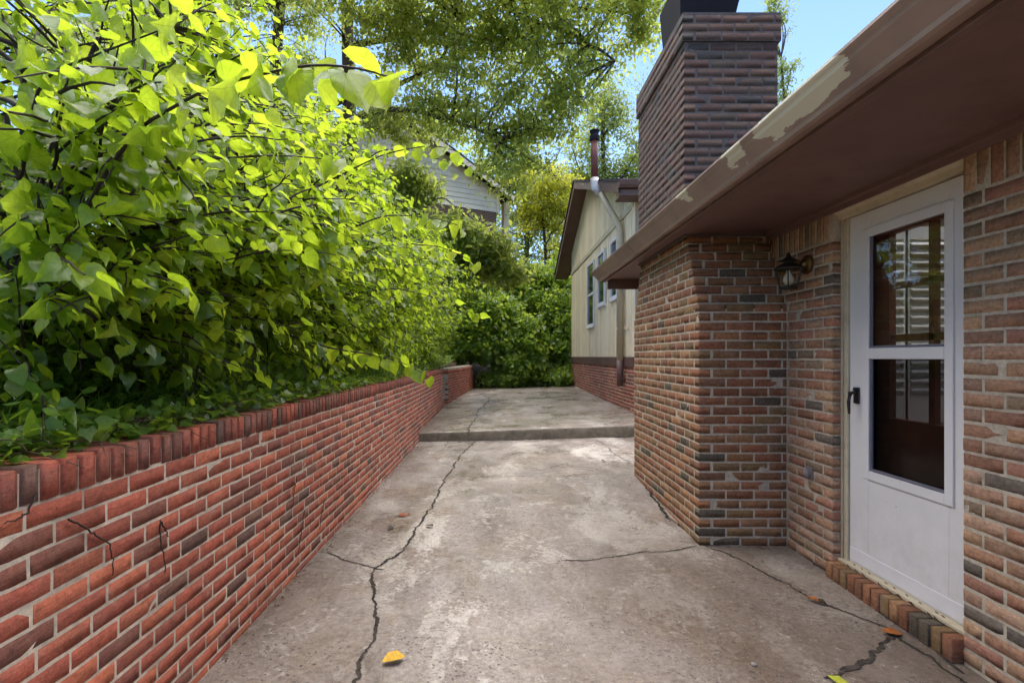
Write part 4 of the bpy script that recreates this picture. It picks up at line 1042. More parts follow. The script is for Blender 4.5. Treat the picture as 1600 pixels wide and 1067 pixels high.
def redbud(idx, root, nstem, ntw, yspan, ztop, label, leaf_objs=0, size=(0.040, 0.094), depth=1.9, hero=()):
    t = empty('redbud_shrub', tuple(root), label, 'shrub', 'redbud shrubs on the bank')
    root = np.array(root, float)
    nodes = []; stems = []
    for k in range(nstem):
        yt = root[1] + (rng.uniform(-0.5, 0.5)) * yspan * 0.8
        top = np.array([root[0] + rng.uniform(-0.2, 0.9), yt, ztop * rng.uniform(0.72, 0.98)])
        r0 = root + np.array([rng.normal(0, 0.12), rng.normal(0, 0.18), -0.15])
        c = (r0 + top) / 2 + np.array([rng.uniform(-0.35, -0.05), rng.normal(0, 0.2), 0.25])
        p = bez(r0, c, top, 18); p[1:-1] += rng.normal(0, 0.012, (16, 3))
        T = Tubes(); T.add(p, np.linspace(0.022, 0.007, 18) * rng.uniform(0.8, 1.2), 6)
        nodes.append(p[4:]); stems.append(T)
    allp = np.concatenate(nodes)
    tw = Tubes(); LP, LD, LN, LS = [], [], [], []
    def grow(a, c, bq, r0, step=0.05, skip=0.25, side=True, sz=size):
        Ltot = np.linalg.norm(bq - a) + 1e-6
        n = max(7, int(Ltot / step)); p = bez(a, c, bq, n)
        p[1:] += np.cumsum(rng.normal(0, 0.004, (n - 1, 3)), 0)
        tw.add(p, np.linspace(r0 * 1.35, 0.002, n), 5)
        Tn = norm(np.gradient(p, axis=0)); sgn = 1
        i0 = int(skip * n)
        for i in range(i0, n):
            if rng.random() < 0.14: continue
            sgn = -sgn
            up = np.array([0, 0, 1.0]); sd = norm(np.cross(Tn[i], up)) * sgn
            d = sd * 0.42 + Tn[i] * 0.3 + np.array([0.42, -0.16, -0.42]) + rng.normal(0, 0.27, 3)
            nn = np.array([0.12, 0.12, 0.85]) + rng.normal(0, 0.42, 3)
            s_ = rng.uniform(*sz) * (0.7 if i > n - 3 else 1)
            pet = norm(d) * 0.02 + sd * 0.012
            LP.append(p[i] + pet); LD.append(d); LN.append(nn); LS.append(s_)
        if side and Ltot > 0.45:
            for _ in range(int(Ltot / 0.28)):
                i = int(rng.integers(int(0.25 * n), n - 2)); ln_ = rng.uniform(0.18, 0.4)
                q = p[i] + norm(Tn[i] * 0.7 + rng.normal(0, 0.55, 3) + np.array([0.1, 0, -0.05])) * ln_
                if q[0] < xmax(q[1], q[2]) + 0.03 and q[2] > 1.12: grow(p[i], (p[i] + q) / 2 + np.array([0, 0, 0.04]), q, r0 * 0.5, step, 0.15, False, sz)
    for k in range(ntw):
        y = root[1] + rng.uniform(-0.5, 0.5) * yspan; z = rng.uniform(1.2, ztop)
        if rng.random() < 0.35: z = rng.uniform(1.3, 2.2)
        xm = float(xmax(y, z)); x = xm - abs(rng.normal(0, 0.33)) * depth * 0.6 - (rng.uniform(0, depth) if rng.random() < 0.35 else 0)
        tgt = np.array([x, y, z])
        dd = np.linalg.norm(allp - tgt, axis=1) + 1.2 * np.clip(allp[:, 2] - z + 0.15, 0, None)
        a = allp[int(np.argmin(dd + rng.uniform(0, 0.25, len(dd))))]
        c = a * 0.45 + tgt * 0.55 + np.array([0, 0, 0.16 * np.linalg.norm(tgt - a)])
        grow(a, c, tgt, 0.0035 + 0.0035 * min(1.5, np.linalg.norm(tgt - a)))
    for (pts, sz, st_) in hero:
        q = np.array([P(*h) for h in pts]); dcum = np.concatenate([[0], np.cumsum(np.linalg.norm(np.diff(q, axis=0), axis=1))])
        n = max(10, int(dcum[-1] / st_)); s_ = np.linspace(0, dcum[-1], n)
        p = np.stack([np.interp(s_, dcum, q[:, k]) for k in range(3)], -1)
        for _ in range(2): p[1:-1] = (p[:-2] + 2 * p[1:-1] + p[2:]) / 4
        tw.add(p, np.linspace(0.0075, 0.002, n), 6)
        Tn = norm(np.gradient(p, axis=0)); sg = 1
        for i in range(int(n * 0.3), n):
            sg = -sg; sd = norm(np.cross(Tn[i], np.array([0, 0, 1.0]))) * sg
            d = sd * 0.25 + Tn[i] * 0.3 + np.array([0.2, -0.35, -0.8]) + rng.normal(0, 0.16, 3)
            if rng.random() < 0.2: d = d + np.array([0, 0, 0.9])
            LP.append(p[i] + norm(d) * 0.02); LD.append(d); LN.append(np.array([0.05, 0.75, 0.55]) + rng.normal(0, 0.28, 3)); LS.append(rng.uniform(*sz))
    for T in stems: obj('stem', T.mesh('stem'), M['twig'], t)
    obj('twigs', tw.mesh('twigs'), M['twig'], t)
    LP, LD, LN, LS = map(np.array, (LP, LD, LN, LS))
    keep = (LP[:, 0] < xmax(LP[:, 1], LP[:, 2]) + 0.12) | (np.arange(len(LP)) >= len(LP) - 60 * len(hero))
    LP, LD, LN, LS = LP[keep], LD[keep], LN[keep], LS[keep]
    tone = rng.uniform(0, 1, len(LP))
    app = LS ** 2 / np.maximum(LP[:, 1], 0.3) ** 2
    px = VX + FPX * LP[:, 0] / np.maximum(LP[:, 1], 0.3); py = VY - FPX * (LP[:, 2] - CAMZ) / np.maximum(LP[:, 1], 0.3)
    app = app * ((px > -20) & (px < 1600) & (py > -30) & (LP[:, 1] > 0.3))
    order = np.argsort(-app); near = order[:leaf_objs]; rest = order[leaf_objs:]
    V, F, tn, uv = leaf_arrays(LP[rest], LD[rest], LN[rest], LS[rest], HUV, HT, 0.32, 0.42, 0.9, tone=tone[rest])
    fo = obj('foliage', mesh_from('foliage', V, F, True, tn, uv), M['redbud_leaf'], t); tag(fo, kind='stuff')
    for i in near:
        me = LEAFM[int(rng.integers(len(LEAFM)))]
        o = bpy.data.objects.new('leaf', me); COL.objects.link(o)
        d = norm(LD[i]); nn = norm(LN[i] - (LN[i] @ d) * d); s_ = np.cross(nn, d)
        mt = Matrix(((d[0] * LS[i], s_[0] * LS[i], nn[0] * LS[i], LP[i][0]), (d[1] * LS[i], s_[1] * LS[i], nn[1] * LS[i], LP[i][1]), (d[2] * LS[i], s_[2] * LS[i], nn[2] * LS[i], LP[i][2]), (0, 0, 0, 1)))
        adopt(o, t); o.matrix_basis = mt; o['tone'] = float(tone[i])
    return t

LEAFM = []
for k in range(16):
    V, F, tn, uv = leaf_arrays(np.zeros((1, 3)), np.array([[1.0, 0, 0]]), np.array([[0, 0, 1.0]]), np.ones(1), HUV, HT, 0.34, 0.45)
    # finer outline for the leaves seen from close by
    me = mesh_from('leaf', V, F, True, None, uv); me.materials.append(M['redbud_leaf']); LEAFM.append(me)

HERO1 = [
    ([(120, 360, 1.75), (165, 270, 1.6), (222, 195, 1.45), (330, 135, 1.3), (480, 100, 1.18), (560, 105, 1.12), (612, 122, 1.08)], (0.07, 0.10), 0.045),
    ([(60, 330, 1.8), (150, 262, 1.8), (300, 250, 1.9), (440, 242, 2.0), (520, 250, 2.05)], (0.07, 0.10), 0.05),
    ([(10, 180, 1.6), (30, 300, 1.65), (60, 120, 1.5), (140, 90, 1.45), (270, 40, 1.4)], (0.07, 0.11), 0.05),
    ([(60, 520, 2.4), (160, 460, 2.3), (300, 420, 2.25), (420, 390, 2.2), (470, 392, 2.2)], (0.06, 0.09), 0.045),
]
HERO2 = [
    ([(420, 330, 3.4), (520, 280, 3.3), (600, 240, 3.2), (680, 225, 3.15), (722, 240, 3.1)], (0.07, 0.10), 0.06),
    ([(430, 420, 3.3), (520, 370, 3.2), (600, 335, 3.1), (680, 340, 3.05), (715, 352, 3.0)], (0.07, 0.10), 0.055),
    ([(440, 520, 3.6), (520, 545, 3.4), (590, 555, 3.3), (640, 570, 3.25), (668, 588, 3.2)], (0.07, 0.10), 0.05),
]
redbud(0, (-2.0, 2.1, 1.15), 5, 150, 1.7, 3.3, 'nearest redbud shrub, big lime heart leaves reaching out close to the viewer', 300, hero=HERO1)
redbud(1, (-2.2, 3.5, 1.2), 5, 150, 2.0, 3.4, 'second redbud shrub from the camera, overhanging the middle of the near brick wall', 180, hero=HERO2)
HERO3 = [
    ([(520, 300, 4.6), (590, 235, 4.5), (630, 232, 4.4), (690, 250, 4.3), (728, 262, 4.2)], (0.07, 0.10), 0.06),
    ([(540, 400, 4.8), (620, 380, 4.6), (690, 385, 4.5), (742, 410, 4.4)], (0.07, 0.10), 0.06),
    ([(540, 460, 4.8), (620, 450, 4.6), (700, 470, 4.5), (748, 495, 4.4)], (0.065, 0.09), 0.055),
]
redbud(2, (-2.3, 5.2, 1.2), 5, 150, 2.2, 3.8, 'redbud shrub with a tall lime green top, third along the wall from the camera', 60, hero=HERO3)
redbud(3, (-2.3, 7.2, 1.2), 5, 150, 2.6, 4.0, 'redbud shrub beside the concrete step, fourth along the wall from the camera')
redbud(4, (-2.4, 9.6, 1.2), 5, 140, 3.0, 4.1, 'redbud shrub leaning over the upper driveway just before the gap in the wall')
redbud(5, (-2.4, 12.6, 1.2), 5, 120, 3.4, 4.0, 'farthest redbud shrub, above the gap in the brick wall')
redbud(6, (-3.5, 3.2, 1.6), 6, 190, 2.8, 4.6, 'redbud shrub in the second row, dark behind the nearest leaves at far left', depth=2.6)
redbud(7, (-3.9, 6.0, 1.7), 6, 150, 3.2, 5.2, 'redbud shrub standing higher up the bank behind the third wall shrub', depth=2.8)

# ---------------------------------------------------------------- ivy, grass and litter on the bank
def scatter_stuff(name, n, xr, yr, zf, mat, UV, T, size, spread, label, cat, nrm=(0.25, -0.2, 0.9), hang=0.15, bias=None):
    x = rng.uniform(*xr, n); y = yr[0] + (yr[1] - yr[0]) * rng.random(n) ** 1.5
    z = zf(x, y) + np.abs(rng.normal(0, spread, n))
    d = rng.normal(0, 0.7, (n, 3)); d[:, 2] = -hang + rng.normal(0, 0.3, n)
    nn = np.array(nrm) + rng.normal(0, 0.4, (n, 3))
    V, F, tn, uv = leaf_arrays(np.column_stack([x, y, z]), d, nn, rng.uniform(*size, n), UV, T, 0.2, 0.2)
    o = obj(name, mesh_from(name, V, F, True, tn, uv), M[mat]); tag(o, label, cat, kind='stuff'); return o
zb = lambda x, y: np.maximum(zhill(np.minimum(x, -1.42), y) + 0.02, np.where(x > -1.42, WTOP, 0))
scatter_stuff('ivy', 9000, (-2.6, -1.33), (0.8, 17.5), zb, 'ivy_leaf', IUV, IT, (0.025, 0.065), 0.10, 'dark green ivy creeping over the soil behind the wall top', 'ivy')
scatter_stuff('undergrowth', 16000, (-4.6, -1.55), (0.8, 17.5), zb, 'ivy_leaf', OUV, OT, (0.04, 0.11), 0.34, 'dense dark leafy undergrowth below the redbud shrubs', 'undergrowth', hang=0.3)
scatter_stuff('coping_ivy', 2600, (-1.62, -1.245), (0.8, 7.0), zb, 'ivy_leaf', IUV, IT, (0.025, 0.06), 0.05, 'ivy strands and small leaves lying on top of the brick coping', 'ivy')
# grass blades leaning out over the coping
n = 2600
x = rng.uniform(-2.3, -1.42, n); y = 0.9 + 8 * rng.random(n) ** 1.5; z = zb(x, y)
seg = 5; tt = np.linspace(0, 1, seg)
lean = np.column_stack([rng.normal(0.35, 0.35, n), rng.normal(-0.1, 0.35, n)]); hgt = rng.uniform(0.12, 0.42, n)
ctr = np.stack([x[:, None] + lean[:, :1] * hgt[:, None] * tt ** 2 * 1.1, y[:, None] + lean[:, 1:] * hgt[:, None] * tt ** 2 * 1.1, z[:, None] + hgt[:, None] * (tt - 0.55 * tt ** 2.4)], -1)
wd = 0.0045 * (1 - tt ** 2)[None, :, None] * np.stack([np.cos(y * 40), np.sin(y * 40), 0 * y], -1)[:, None, :]
V = np.stack([ctr - wd, ctr + wd], 2).reshape(-1, 3)
b0 = (np.arange(n) * seg * 2)[:, None] + (np.arange(seg - 1) * 2)[None, :]
F = np.stack([b0, b0 + 1, b0 + 3, b0 + 2], -1).reshape(-1, 4)
go = obj('grass', mesh_from('grass', V, F, True, np.repeat(rng.uniform(0, 1, n), seg * 2)), M['grass'])
tag(go, 'thin green grass blades sprouting between the ivy behind the wall', 'grass', kind='stuff')
# dry rootlets along the top of the coping
rt = Tubes()
for k in range(150):
    y = 1.1 + 5.5 * rng.random() ** 1.4; p0 = np.array([-1.40 + rng.normal(0, 0.03), y, 1.10]); 
    p2 = p0 + np.array([rng.uniform(0.05, 0.22), rng.normal(0, 0.16), rng.uniform(-0.03, 0.05)])
    if p2[0] > -1.215: p2[2] = min(p2[2], 1.08) - rng.uniform(0, 0.05)
    rt.add(bez(p0, (p0 + p2) / 2 + np.array([0.02, rng.normal(0, 0.05), rng.uniform(0.01, 0.06)]), p2, 7), np.linspace(0.003, 0.0012, 7), 4)
ro = obj('rootlets', rt.mesh('rootlets'), simple('dry_root', (0.10, 0.065, 0.04), 0.9), None); tag(ro, 'tangle of dry brown rootlets spilling over the brick coping', 'roots', kind='stuff')

def litter(n, path, width, lab, mat, size):
    q = np.array(path, float); k = rng.integers(0, len(q) - 1, n); t_ = rng.random(n)[:, None]
    p = q[k] * (1 - t_) + q[k + 1] * t_; p = p + np.column_stack([np.abs(rng.normal(0, 1, n)) * width[0], np.abs(rng.normal(0, 1, n)) * width[1]])
    zz_ = np.where(p[:, 1] < 8.27, zg(p[:, 0], p[:, 1]), zu(p[:, 0], p[:, 1]))
    pos = np.column_stack([p, zz_ + 0.006]); d = rng.normal(0, 1, (n, 3)); d[:, 2] *= 0.15
    V, F, tn, uv = leaf_arrays(pos, d, np.array([0, 0, 1.0]) + rng.normal(0, 0.25, (n, 3)), rng.uniform(*size, n), OUV, OT, 0.4, 0.2)
    o = obj('leaf_litter', mesh_from('leaf_litter', V, F, False, tn), mat); tag(o, lab, 'leaf litter', kind='stuff')
LM = simple('litter_brown', (0.10, 0.065, 0.035), 0.9, 0.6, 30, 0.2)
litter(420, [(-1.2, 1.6), (-1.2, 8.2)], (0.035, 0.0), 'brown crumbs of leaf litter along the foot of the left wall', LM, (0.006, 0.022))
litter(160, [(-1.15, 8.20), (1.6, 8.20)], (0.0, -0.03), 'dark leaf crumbs gathered at the foot of the step', LM, (0.008, 0.024))
litter(300, [(-1.0, 17.3), (2.4, 17.3)], (0.0, 0.25), 'brown leaf litter along the far edge of the upper driveway', LM, (0.03, 0.08))
litter(260, [(-0.9, 1.5), (1.9, 1.5)], (0.0, 2.6), 'scattered grit and tiny leaf crumbs across the driveway', LM, (0.004, 0.010))
# dead vine stems clinging to the brick face
def onwall(px, py):
    Y = FPX * XL / (px - VX); q = P(px, py, Y); q[0] = XL + 0.010; return q
VINES = [
    ([(52, 770), (36, 800), (22, 812), (0, 818)], 'thin dead vine twig curling below the coping at the extreme left'),
    ([(101, 811), (130, 826), (150, 840), (166, 850), (171, 872), (172, 897)], 'dark dead vine stem arched over the nearest bricks'),
    ([(246, 812), (246, 835), (250, 865), (254, 893)], 'straight dead vine stem hanging near the left of the brick wall'),
    ([(249, 815), (254, 828), (259, 838)], 'tiny forked dead twig beside the straight vine stem'),
    ([(473, 797), (470, 820), (466, 845), (464, 860)], 'long dead vine stem low on the middle of the brick wall'),
    ([(460, 748), (456, 770), (454, 795)], 'faint dead vine stem above the long one on the brick wall'),
    ([(504, 784), (500, 805), (497, 827)], 'short thick dead vine stem nearest the foot of the wall'),
]
for pts, lab in VINES:
    q = np.array([onwall(*p) for p in pts]); n = len(q)
    dcum = np.linspace(0, 1, n); s_ = np.linspace(0, 1, n * 4)
    p = np.stack([np.interp(s_, dcum, q[:, k]) for k in range(3)], -1); p[1:] += rng.normal(0, 0.002, (len(p) - 1, 3)); p[:, 0] = np.maximum(p[:, 0], XL + 0.007)
    T = Tubes(); T.add(p, np.linspace(0.0032, 0.0018, len(p)), 5)
    o = obj('dead_vine', T.mesh('dead_vine'), M['twig']); tag(o, lab, 'vine', 'dead vine stems on the brick wall')

# fallen leaves and bits on the driveway
FALL = [
    (596, 1040, 0.075, (0.62, 0.36, 0.03), 'curled bright yellow fallen leaf beside the long crack'),
    (968, 943, 0.05, (0.34, 0.11, 0.025), 'rust orange fallen leaf on the concrete in front of the door'),
    (950, 940, 0.045, (0.05, 0.035, 0.02), 'dark brown fallen leaf touching the rust orange one'),
    (1376, 990, 0.07, (0.36, 0.12, 0.03), 'orange brown fallen leaf at the top of the wide dark crack'),
    (1292, 1060, 0.07, (0.40, 0.42, 0.04), 'yellow green fallen leaf at the bottom of the wide dark crack'),
    (622, 805, 0.06, (0.30, 0.075, 0.03), 'small red fallen leaf near the brick wall'),
    (606, 829, 0.055, (0.05, 0.045, 0.035), 'dark crumpled fallen leaf below the small red one'),
    (677, 825, 0.05, (0.06, 0.05, 0.035), 'dark leaf scrap lying right of the long crack'),
    (1178, 1039, 0.03, (0.24, 0.21, 0.19), 'small pale stone chip on the concrete'),
    (640, 803, 0.035, (0.28, 0.10, 0.04), 'tiny orange leaf scrap right of the small red leaf'),
    (1516, 1040, 0.0, None, None),
    (940, 722, 0.05, (0.05, 0.04, 0.03), 'dark leaf scrap on the concrete left of the chimney corner'),
    (713, 693, 0.06, (0.06, 0.045, 0.03), 'dark leaf scrap at the foot of the step'),
]
# swap positions given on the half of the photo at the door side to true photo pixels
FIX = {'rust orange fallen leaf on the concrete in front of the door': (1280, 944), 'dark brown fallen leaf touching the rust orange one': (1270, 941)}
for (px, py, s_, c, lab) in FALL:
    if lab is None: continue
    px, py = FIX.get(lab, (px, py))
    g_ = G(px, py)
    mname = 'fallen_' + str(len(bpy.data.materials)); mt = simple(mname, c, 0.6, 0.3, 60, 0.3, 0.3, 120)
    if 'stone' in lab:
        o = MB().lathe([(0.004, 0), (0.015, 0.003), (0.013, 0.010), (0.004, 0.014)], tuple(g_), 7).build('stone_chip', mt); tag(o, lab, 'stone'); continue
    a = rng.uniform(0, 6.28)
    V, F, tn, uv = leaf_arrays(np.array([g_ + np.array([0, 0, 0.012 + 0.004])]), np.array([[math.cos(a), math.sin(a), 0.05]]), np.array([[0.1, -0.1, 1.0]]), np.array([s_ * 1.45]), OUV, OT, 0.35, 0.2, 1.3)
    V[:, 2] = np.maximum(V[:, 2], g_[2] + 0.005)
    o = obj('fallen_leaf', mesh_from('fallen_leaf', V, F, False, None, uv), mt); tag(o, lab, 'leaf', 'fallen leaves on the concrete')

# ---------------------------------------------------------------- trees
def tree(name, label, trunk, limbs, blobs, ntw, nleaf, lsize, mat, UV=OUV, T=OT, tr=0.25, twl=(0.5, 1.3), spread=0.35, group=None, cat='tree', hang=0.4, barkm='bark'):
    "trunk: polyline; limbs: list of polylines; blobs: (centre, radii, weight)"
    trunk = np.array(trunk, float)
    t = empty(name, tuple(trunk[0]), label, cat, group)
    def dens(q, n):
        d = np.concatenate([[0], np.cumsum(np.linalg.norm(np.diff(q, axis=0), axis=1))]); s_ = np.linspace(0, d[-1], n)
        p = np.stack([np.interp(s_, d, q[:, k]) for k in range(3)], -1)
        for _ in range(3): p[1:-1] = (p[:-2] + 2 * p[1:-1] + p[2:]) / 4
        return p
    tk = dens(trunk, 24); tk[2:-1, :2] += np.cumsum(rng.normal(0, tr * 0.05, (21, 2)), 0) * 0.5
    T1 = Tubes(); T1.add(tk, tr * np.linspace(1.15, 0.35, 24) ** 0.9, 12); obj('trunk', T1.mesh('trunk'), M[barkm], t)
    nodes = [tk[10:]]
    for lb in limbs:
        p = dens(np.array(lb, float), 16); p[2:] += np.cumsum(rng.normal(0, 0.035, (14, 3)), 0)
        T2 = Tubes(); T2.add(p, np.linspace(tr * 0.42, tr * 0.1, 16), 8); obj('limb', T2.mesh('limb'), M[barkm], t)
        nodes.append(p[4:])
    allp = np.concatenate(nodes)
    wts = np.array([b[2] for b in blobs], float); wts /= wts.sum()
    tw = Tubes(); LP, LD = [], []
    # second-order branches reach into the crown first, twigs then start from them
    for stage, cnt in ((0, max(12, ntw // 7)), (1, ntw)):
        new = []
        base = allp
        for k in range(cnt):
            b = blobs[int(rng.choice(len(blobs), p=wts))]
            q = rng.normal(0, 1, 3); q /= np.linalg.norm(q); q *= rng.random() ** (0.45 if stage else 0.6)
            tgt = np.array(b[0]) + q * np.array(b[1])
            dist = np.linalg.norm(base - tgt, axis=1) + 0.5 * np.clip(base[:, 2] - tgt[2], 0, None)
            a = base[int(np.argmin(dist))]; L_ = np.linalg.norm(tgt - a)
            if stage == 1 and L_ > twl[1]: a = tgt + (a - tgt) / L_ * twl[1]; L_ = twl[1]; detached = True
            c = (a + tgt) / 2 + rng.normal(0, 0.1 * L_, 3) + np.array([0, 0, 0.1 * L_])
            n_ = 10 if stage == 0 else 6
            p = bez(a, c, tgt, n_)
            r0 = (0.012 + 0.012 * L_) if stage == 0 else 0.009
            tw.add(p, np.linspace(r0, 0.004, n_), 5 if stage == 0 else 4)
            if stage == 0: new.append(p[2:])
            m_ = nleaf if stage else nleaf // 2
            i = rng.integers(1, n_, m_)
            LP.append(p[i] + rng.normal(0, spread * 0.5, (m_, 3)) * np.array([1, 1, 0.7]))
            LD.append(np.tile(norm(tgt - a), (m_, 1)))
        if new: allp = np.concatenate([allp] + new)
    tag(obj('branches', tw.mesh('branches'), M[barkm], t), kind='stuff')
    LP = np.concatenate(LP); LD = np.concatenate(LD); n = len(LP)
    d = LD * 0.5 + rng.normal(0, 0.6, (n, 3)) + np.array([0, 0, -hang])
    nn = np.array([0.0, -0.15, 0.9]) + rng.normal(0, 0.45, (n, 3))
    V, F, tn, uv = leaf_arrays(LP, d, nn, rng.uniform(*lsize, n), UV, T, 0.25, 0.2)
    co = obj('crown', mesh_from('crown', V, F, False, tn), M[mat], t); tag(co, kind='stuff')
    return t

def hz(x, y): return float(zhill(x, y)) - 0.1
def pb(px, py, Y, rpx, rpy, ry, w=None):
    c = P(px, py, Y); rx, rz = rpx * Y / FPX, rpy * Y / FPX
    return (c, (rx, ry, rz), w if w else rx * rz * ry)

# big oak whose boughs hang over the driveway
Yo = 16.0
b = P(548, 500, Yo); b[2] = hz(b[0], Yo)
tree('oak_tree', 'tall dark trunked oak with boughs spreading right over the driveway', [b, P(548, 300, Yo), P(545, 180, Yo), P(542, 60, Yo), P(540, -120, Yo), P(535, -350, Yo)],
     [[P(545, 70, Yo), P(610, 68, 15.4), P(690, 40, 14.6), P(760, 60, 13.8), P(830, 50, 13.2)],
      [P(546, 215, Yo), P(600, 150, 15.6), P(680, 110, 15), P(715, 70, 14.5), P(730, 20, 14)],
      [P(548, 190, Yo), P(590, 165, 14.5), P(700, 175, 13.2), P(780, 215, 12.3)],
      [P(541, -60, Yo), P(640, -60, 15), P(780, 0, 14), P(900, 5, 13), P(990, 20, 12.5)],
      [P(541, -100, Yo), P(500, -140, 14), P(520, -120, 11), P(640, -80, 9)],
      [P(780, 0, 14), P(830, 40, 13.2), P(890, 50, 12.6), P(960, 90, 12)],
      [P(546, 150, Yo), P(500, 180, 15.3), P(440, 190, 14.8), P(380, 170, 14.4)]],
     [pb(640, 60, 14.8, 110, 75, 1.6), pb(760, 50, 13.6, 110, 80, 1.8), pb(890, 60, 12.8, 110, 90, 1.8), pb(985, 30, 12.4, 70, 60, 1.4), pb(720, 160, 13.4, 90, 55, 1.5), pb(810, 200, 12.8, 90, 75, 1.5),
      pb(620, 190, 14.5, 90, 45, 1.5), pb(870, 150, 12.8, 80, 60, 1.4), pb(800, 265, 12.4, 70, 40, 1.2), pb(600, -60, 13, 200, 80, 3), pb(850, -60, 12.4, 200, 60, 2)],
     1900, 24, (0.09, 0.16), 'oak_leaf', tr=0.24, spread=0.30)
# second trunk, further left
Yp = 17.5
b = P(432, 520, Yp); b[2] = hz(b[0], Yp)
tree('oak_tree', 'oak with a bare mottled trunk standing left of the big spreading oak', [b, P(430, 300, Yp), P(428, 100, Yp), P(437, 0, Yp), P(445, -200, Yp)],
     [[P(432, 20, Yp), P(380, -20, 16.5), P(330, -40, 16)], [P(437, -20, Yp), P(500, -60, 16.5), P(560, -60, 16)], [P(429, 150, Yp), P(480, 120, 17), P(520, 110, 16.6)]],
     [pb(375, 20, 16.8, 60, 30, 1.2), pb(490, 30, 17, 60, 25, 1.2), pb(480, 110, 18, 40, 45, 1.2), pb(400, -80, 16.5, 140, 60, 2.5), pb(340, 170, 17.5, 120, 70, 1.5)],
     700, 30, (0.09, 0.16), 'oak_leaf', tr=0.25)
# leaning trunk at top left
Yq = 14.0
b = P(350, 520, Yq); b[2] = hz(b[0], Yq)
tree('leaning_tree', 'leaning dark trunk half hidden by the lime leaves at upper left', [b, P(372, 260, Yq), P(352, 120, Yq), P(330, 10, Yq), P(310, -140, Yq)],
     [[P(335, 30, Yq), P(300, -30, 13.5), P(250, -60, 13)], [P(350, 110, Yq), P(300, 60, 13.4), P(230, 20, 13)]],
     [pb(250, -30, 13, 120, 50, 1.5), pb(330, -80, 13.5, 100, 40, 1.5), pb(150, 60, 13.5, 120, 60, 1.8)], 320, 24, (0.08, 0.14), 'oak_leaf', tr=0.22)
# yellow-green tree at the end of the drive
b = P(857, 470, 24); b[2] = hz(b[0], 24)
tree('maple_tree', 'small yellow green tree glowing beyond the end of the driveway', [b, P(852, 400, 24), P(848, 350, 24), P(845, 320, 24)],
     [[P(850, 385, 24), P(875, 355, 23.6), P(895, 340, 23.3)], [P(847, 350, 24), P(828, 322, 23.8), P(815, 305, 23.6)], [P(846, 330, 24), P(858, 300, 24), P(862, 270, 24)], [P(848, 360, 24), P(880, 320, 24.2), P(890, 290, 24.2)]],
     [pb(850, 285, 24, 62, 34, 1.5), pb(870, 325, 23.8, 40, 45, 1.2), pb(825, 330, 23.8, 30, 35, 1.2), pb(850, 435, 22.5, 55, 16, 0.9), pb(880, 400, 24.5, 35, 30, 1.2)], 420, 26, (0.10, 0.17), 'yellow_leaf', tr=0.11)
# pale trees behind the roofs
for i, (px, Y, top, wpx, lab, mat) in enumerate([
    (945, 34, 120, 75, 'pale green tree behind the cream house, left of the chimney', 'pale_leaf'),
    (1090, 38, -40, 130, 'tall pale tree mostly hidden behind the brick chimney', 'pale_leaf'),
    (690, 36, 150, 110, 'tall green tree standing behind the far pale house', 'oak_leaf'),
    (820, 42, 190, 90, 'distant green tree between the far house and the cream house', 'pale_leaf'),
    (480, 34, 150, 120, 'sunlit green tree between the two oak trunks', 'pale_leaf'),
    (230, 30, 60, 170, 'broad green tree far behind the shrubs at left', 'oak_leaf')]):
    b = P(px, 470, Y); b[2] = hz(b[0], Y)
    mid = (top + 430) / 2
    tree('background_tree', lab, [b, P(px + 4, 360, Y), P(px - 4, (top + 300) / 2, Y), P(px, top + 30, Y)],
         [[P(px, 340, Y), P(px - wpx * 0.5, 280, Y - 1), P(px - wpx * 0.7, 240, Y - 1)], [P(px, 320, Y), P(px + wpx * 0.5, 260, Y - 1), P(px + wpx * 0.7, 220, Y)], [P(px, (top + 300) / 2, Y), P(px + wpx * 0.3, top + 60, Y)]],
         [pb(px, top + 55, Y, wpx * 0.6, 60, 2), pb(px - wpx * 0.45, mid, Y, wpx * 0.55, (430 - top) * 0.28, 2), pb(px + wpx * 0.45, mid + 20, Y, wpx * 0.55, (430 - top) * 0.28, 2), pb(px, mid + 60, Y, wpx * 0.8, (430 - top) * 0.3, 2)],
         620, 26, (0.16, 0.28), mat, tr=0.22, spread=0.6, twl=(0.8, 2.0), group='trees behind the houses')
b = P(1250, 470, 26); b[2] = 0.2
tree('background_tree', 'tree tip showing against the sky just right of the chimney', [b, P(1240, 300, 26), P(1225, 160, 26), P(1220, 90, 26)], [[P(1225, 170, 26), P(1235, 120, 26), P(1245, 100, 26)]],
     [pb(1232, 100, 26, 16, 18, 0.6), pb(1215, 30, 27, 22, 40, 0.8), pb(1215, 130, 26, 22, 40, 0.8)], 90, 24, (0.10, 0.18), 'pale_leaf', tr=0.12, group='trees behind the houses')

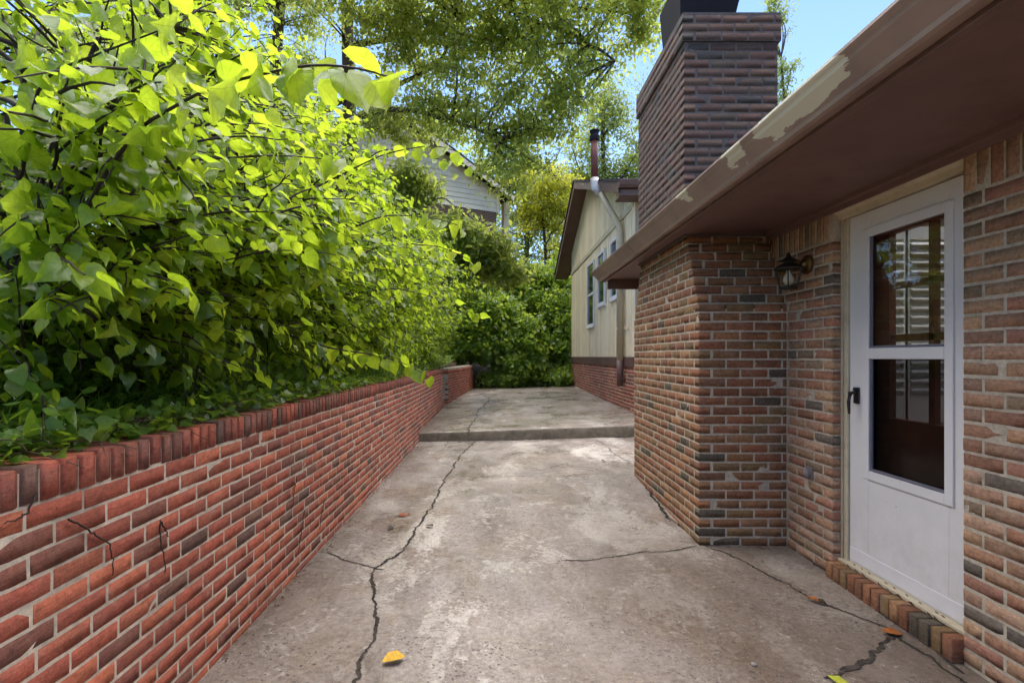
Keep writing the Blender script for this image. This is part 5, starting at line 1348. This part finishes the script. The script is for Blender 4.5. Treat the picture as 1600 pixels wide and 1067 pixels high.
# drooping understory tree in front of the far house
b = P(610, 500, 15); b[2] = hz(b[0], 15)
tree('understory_tree', 'dark drooping understory tree in front of the far pale house', [b, P(620, 420, 15), P(640, 360, 15), P(660, 300, 15)],
     [[P(640, 360, 15), P(690, 300, 14.6), P(740, 340, 14.2), P(780, 372, 13.8)], [P(650, 330, 15), P(690, 370, 14.5), P(740, 410, 14)], [P(655, 310, 15), P(640, 260, 14.8), P(610, 240, 14.6)]],
     [pb(700, 365, 14.3, 60, 32, 1.0), pb(760, 385, 13.9, 45, 32, 0.9), pb(640, 290, 14.8, 50, 35, 1.0), pb(690, 420, 14.3, 70, 35, 1.0), pb(790, 425, 14.2, 40, 25, 0.9)], 420, 20, (0.13, 0.22), 'oak_leaf', tr=0.055)

# bushes closing the end of the drive
def bush(px, py, Y, wpx, hpx, lab, mat='bush_leaf', ntw=260, sz=(0.09, 0.16)):
    c = P(px, py, Y); zb_ = hz(c[0], Y)
    hh = hpx * Y / FPX; ww = wpx * Y / FPX
    tree('bush', lab, [(c[0], Y + 0.3, zb_), (c[0], Y + 0.2, zb_ + (c[2] - zb_) * 0.5), (c[0] + 0.1, Y, c[2])],
         [[(c[0], Y + 0.2, zb_ + 0.4), (c[0] - ww * 0.4, Y, c[2])], [(c[0], Y + 0.2, zb_ + 0.4), (c[0] + ww * 0.4, Y, c[2])], [(c[0], Y + 0.2, zb_ + 0.3), (c[0], Y - 0.8, c[2])]],
         [(c, (ww, 1.1, hh), 2), (c + np.array([0, -0.5, -hh * 0.6]), (ww * 0.95, 0.8, hh * 0.5), 1.2)], ntw, 30, sz, mat, IUV, IT, tr=0.05, twl=(0.4, 0.9), spread=0.28, group='bushes at the end of the driveway', cat='bush', hang=0.55)
bush(722, 520, 18.4, 34, 42, 'bush filling the corner behind the far stretch of brick wall', ntw=200)
bush(770, 500, 18.6, 40, 62, 'dark bush at the left end of the upper driveway, beside the wall')
bush(815, 540, 18.3, 38, 55, 'low dark bush in the middle of the driveway end', ntw=240)
bush(876, 512, 19.3, 34, 66, 'bush at the driveway end tucked against the cream house corner')
bush(846, 505, 21.5, 34, 50, 'pale bush set back between the two dark bushes at the driveway end')
bush(735, 440, 19.5, 50, 50, 'bush with glossy leaves up the slope above the far brick wall')
bush(820, 455, 20.5, 50, 45, 'taller bush below the yellow green tree')
bush(872, 440, 21.0, 36, 50, 'tall thin bush in the shade of the cream house eave')
bush(800, 588, 18.1, 60, 12, 'low ground ivy mound along the far edge of the concrete', ntw=140, sz=(0.06, 0.10))
bush(870, 585, 18.0, 28, 12, 'low leafy mound where the concrete meets the cream house', ntw=100, sz=(0.06, 0.10))
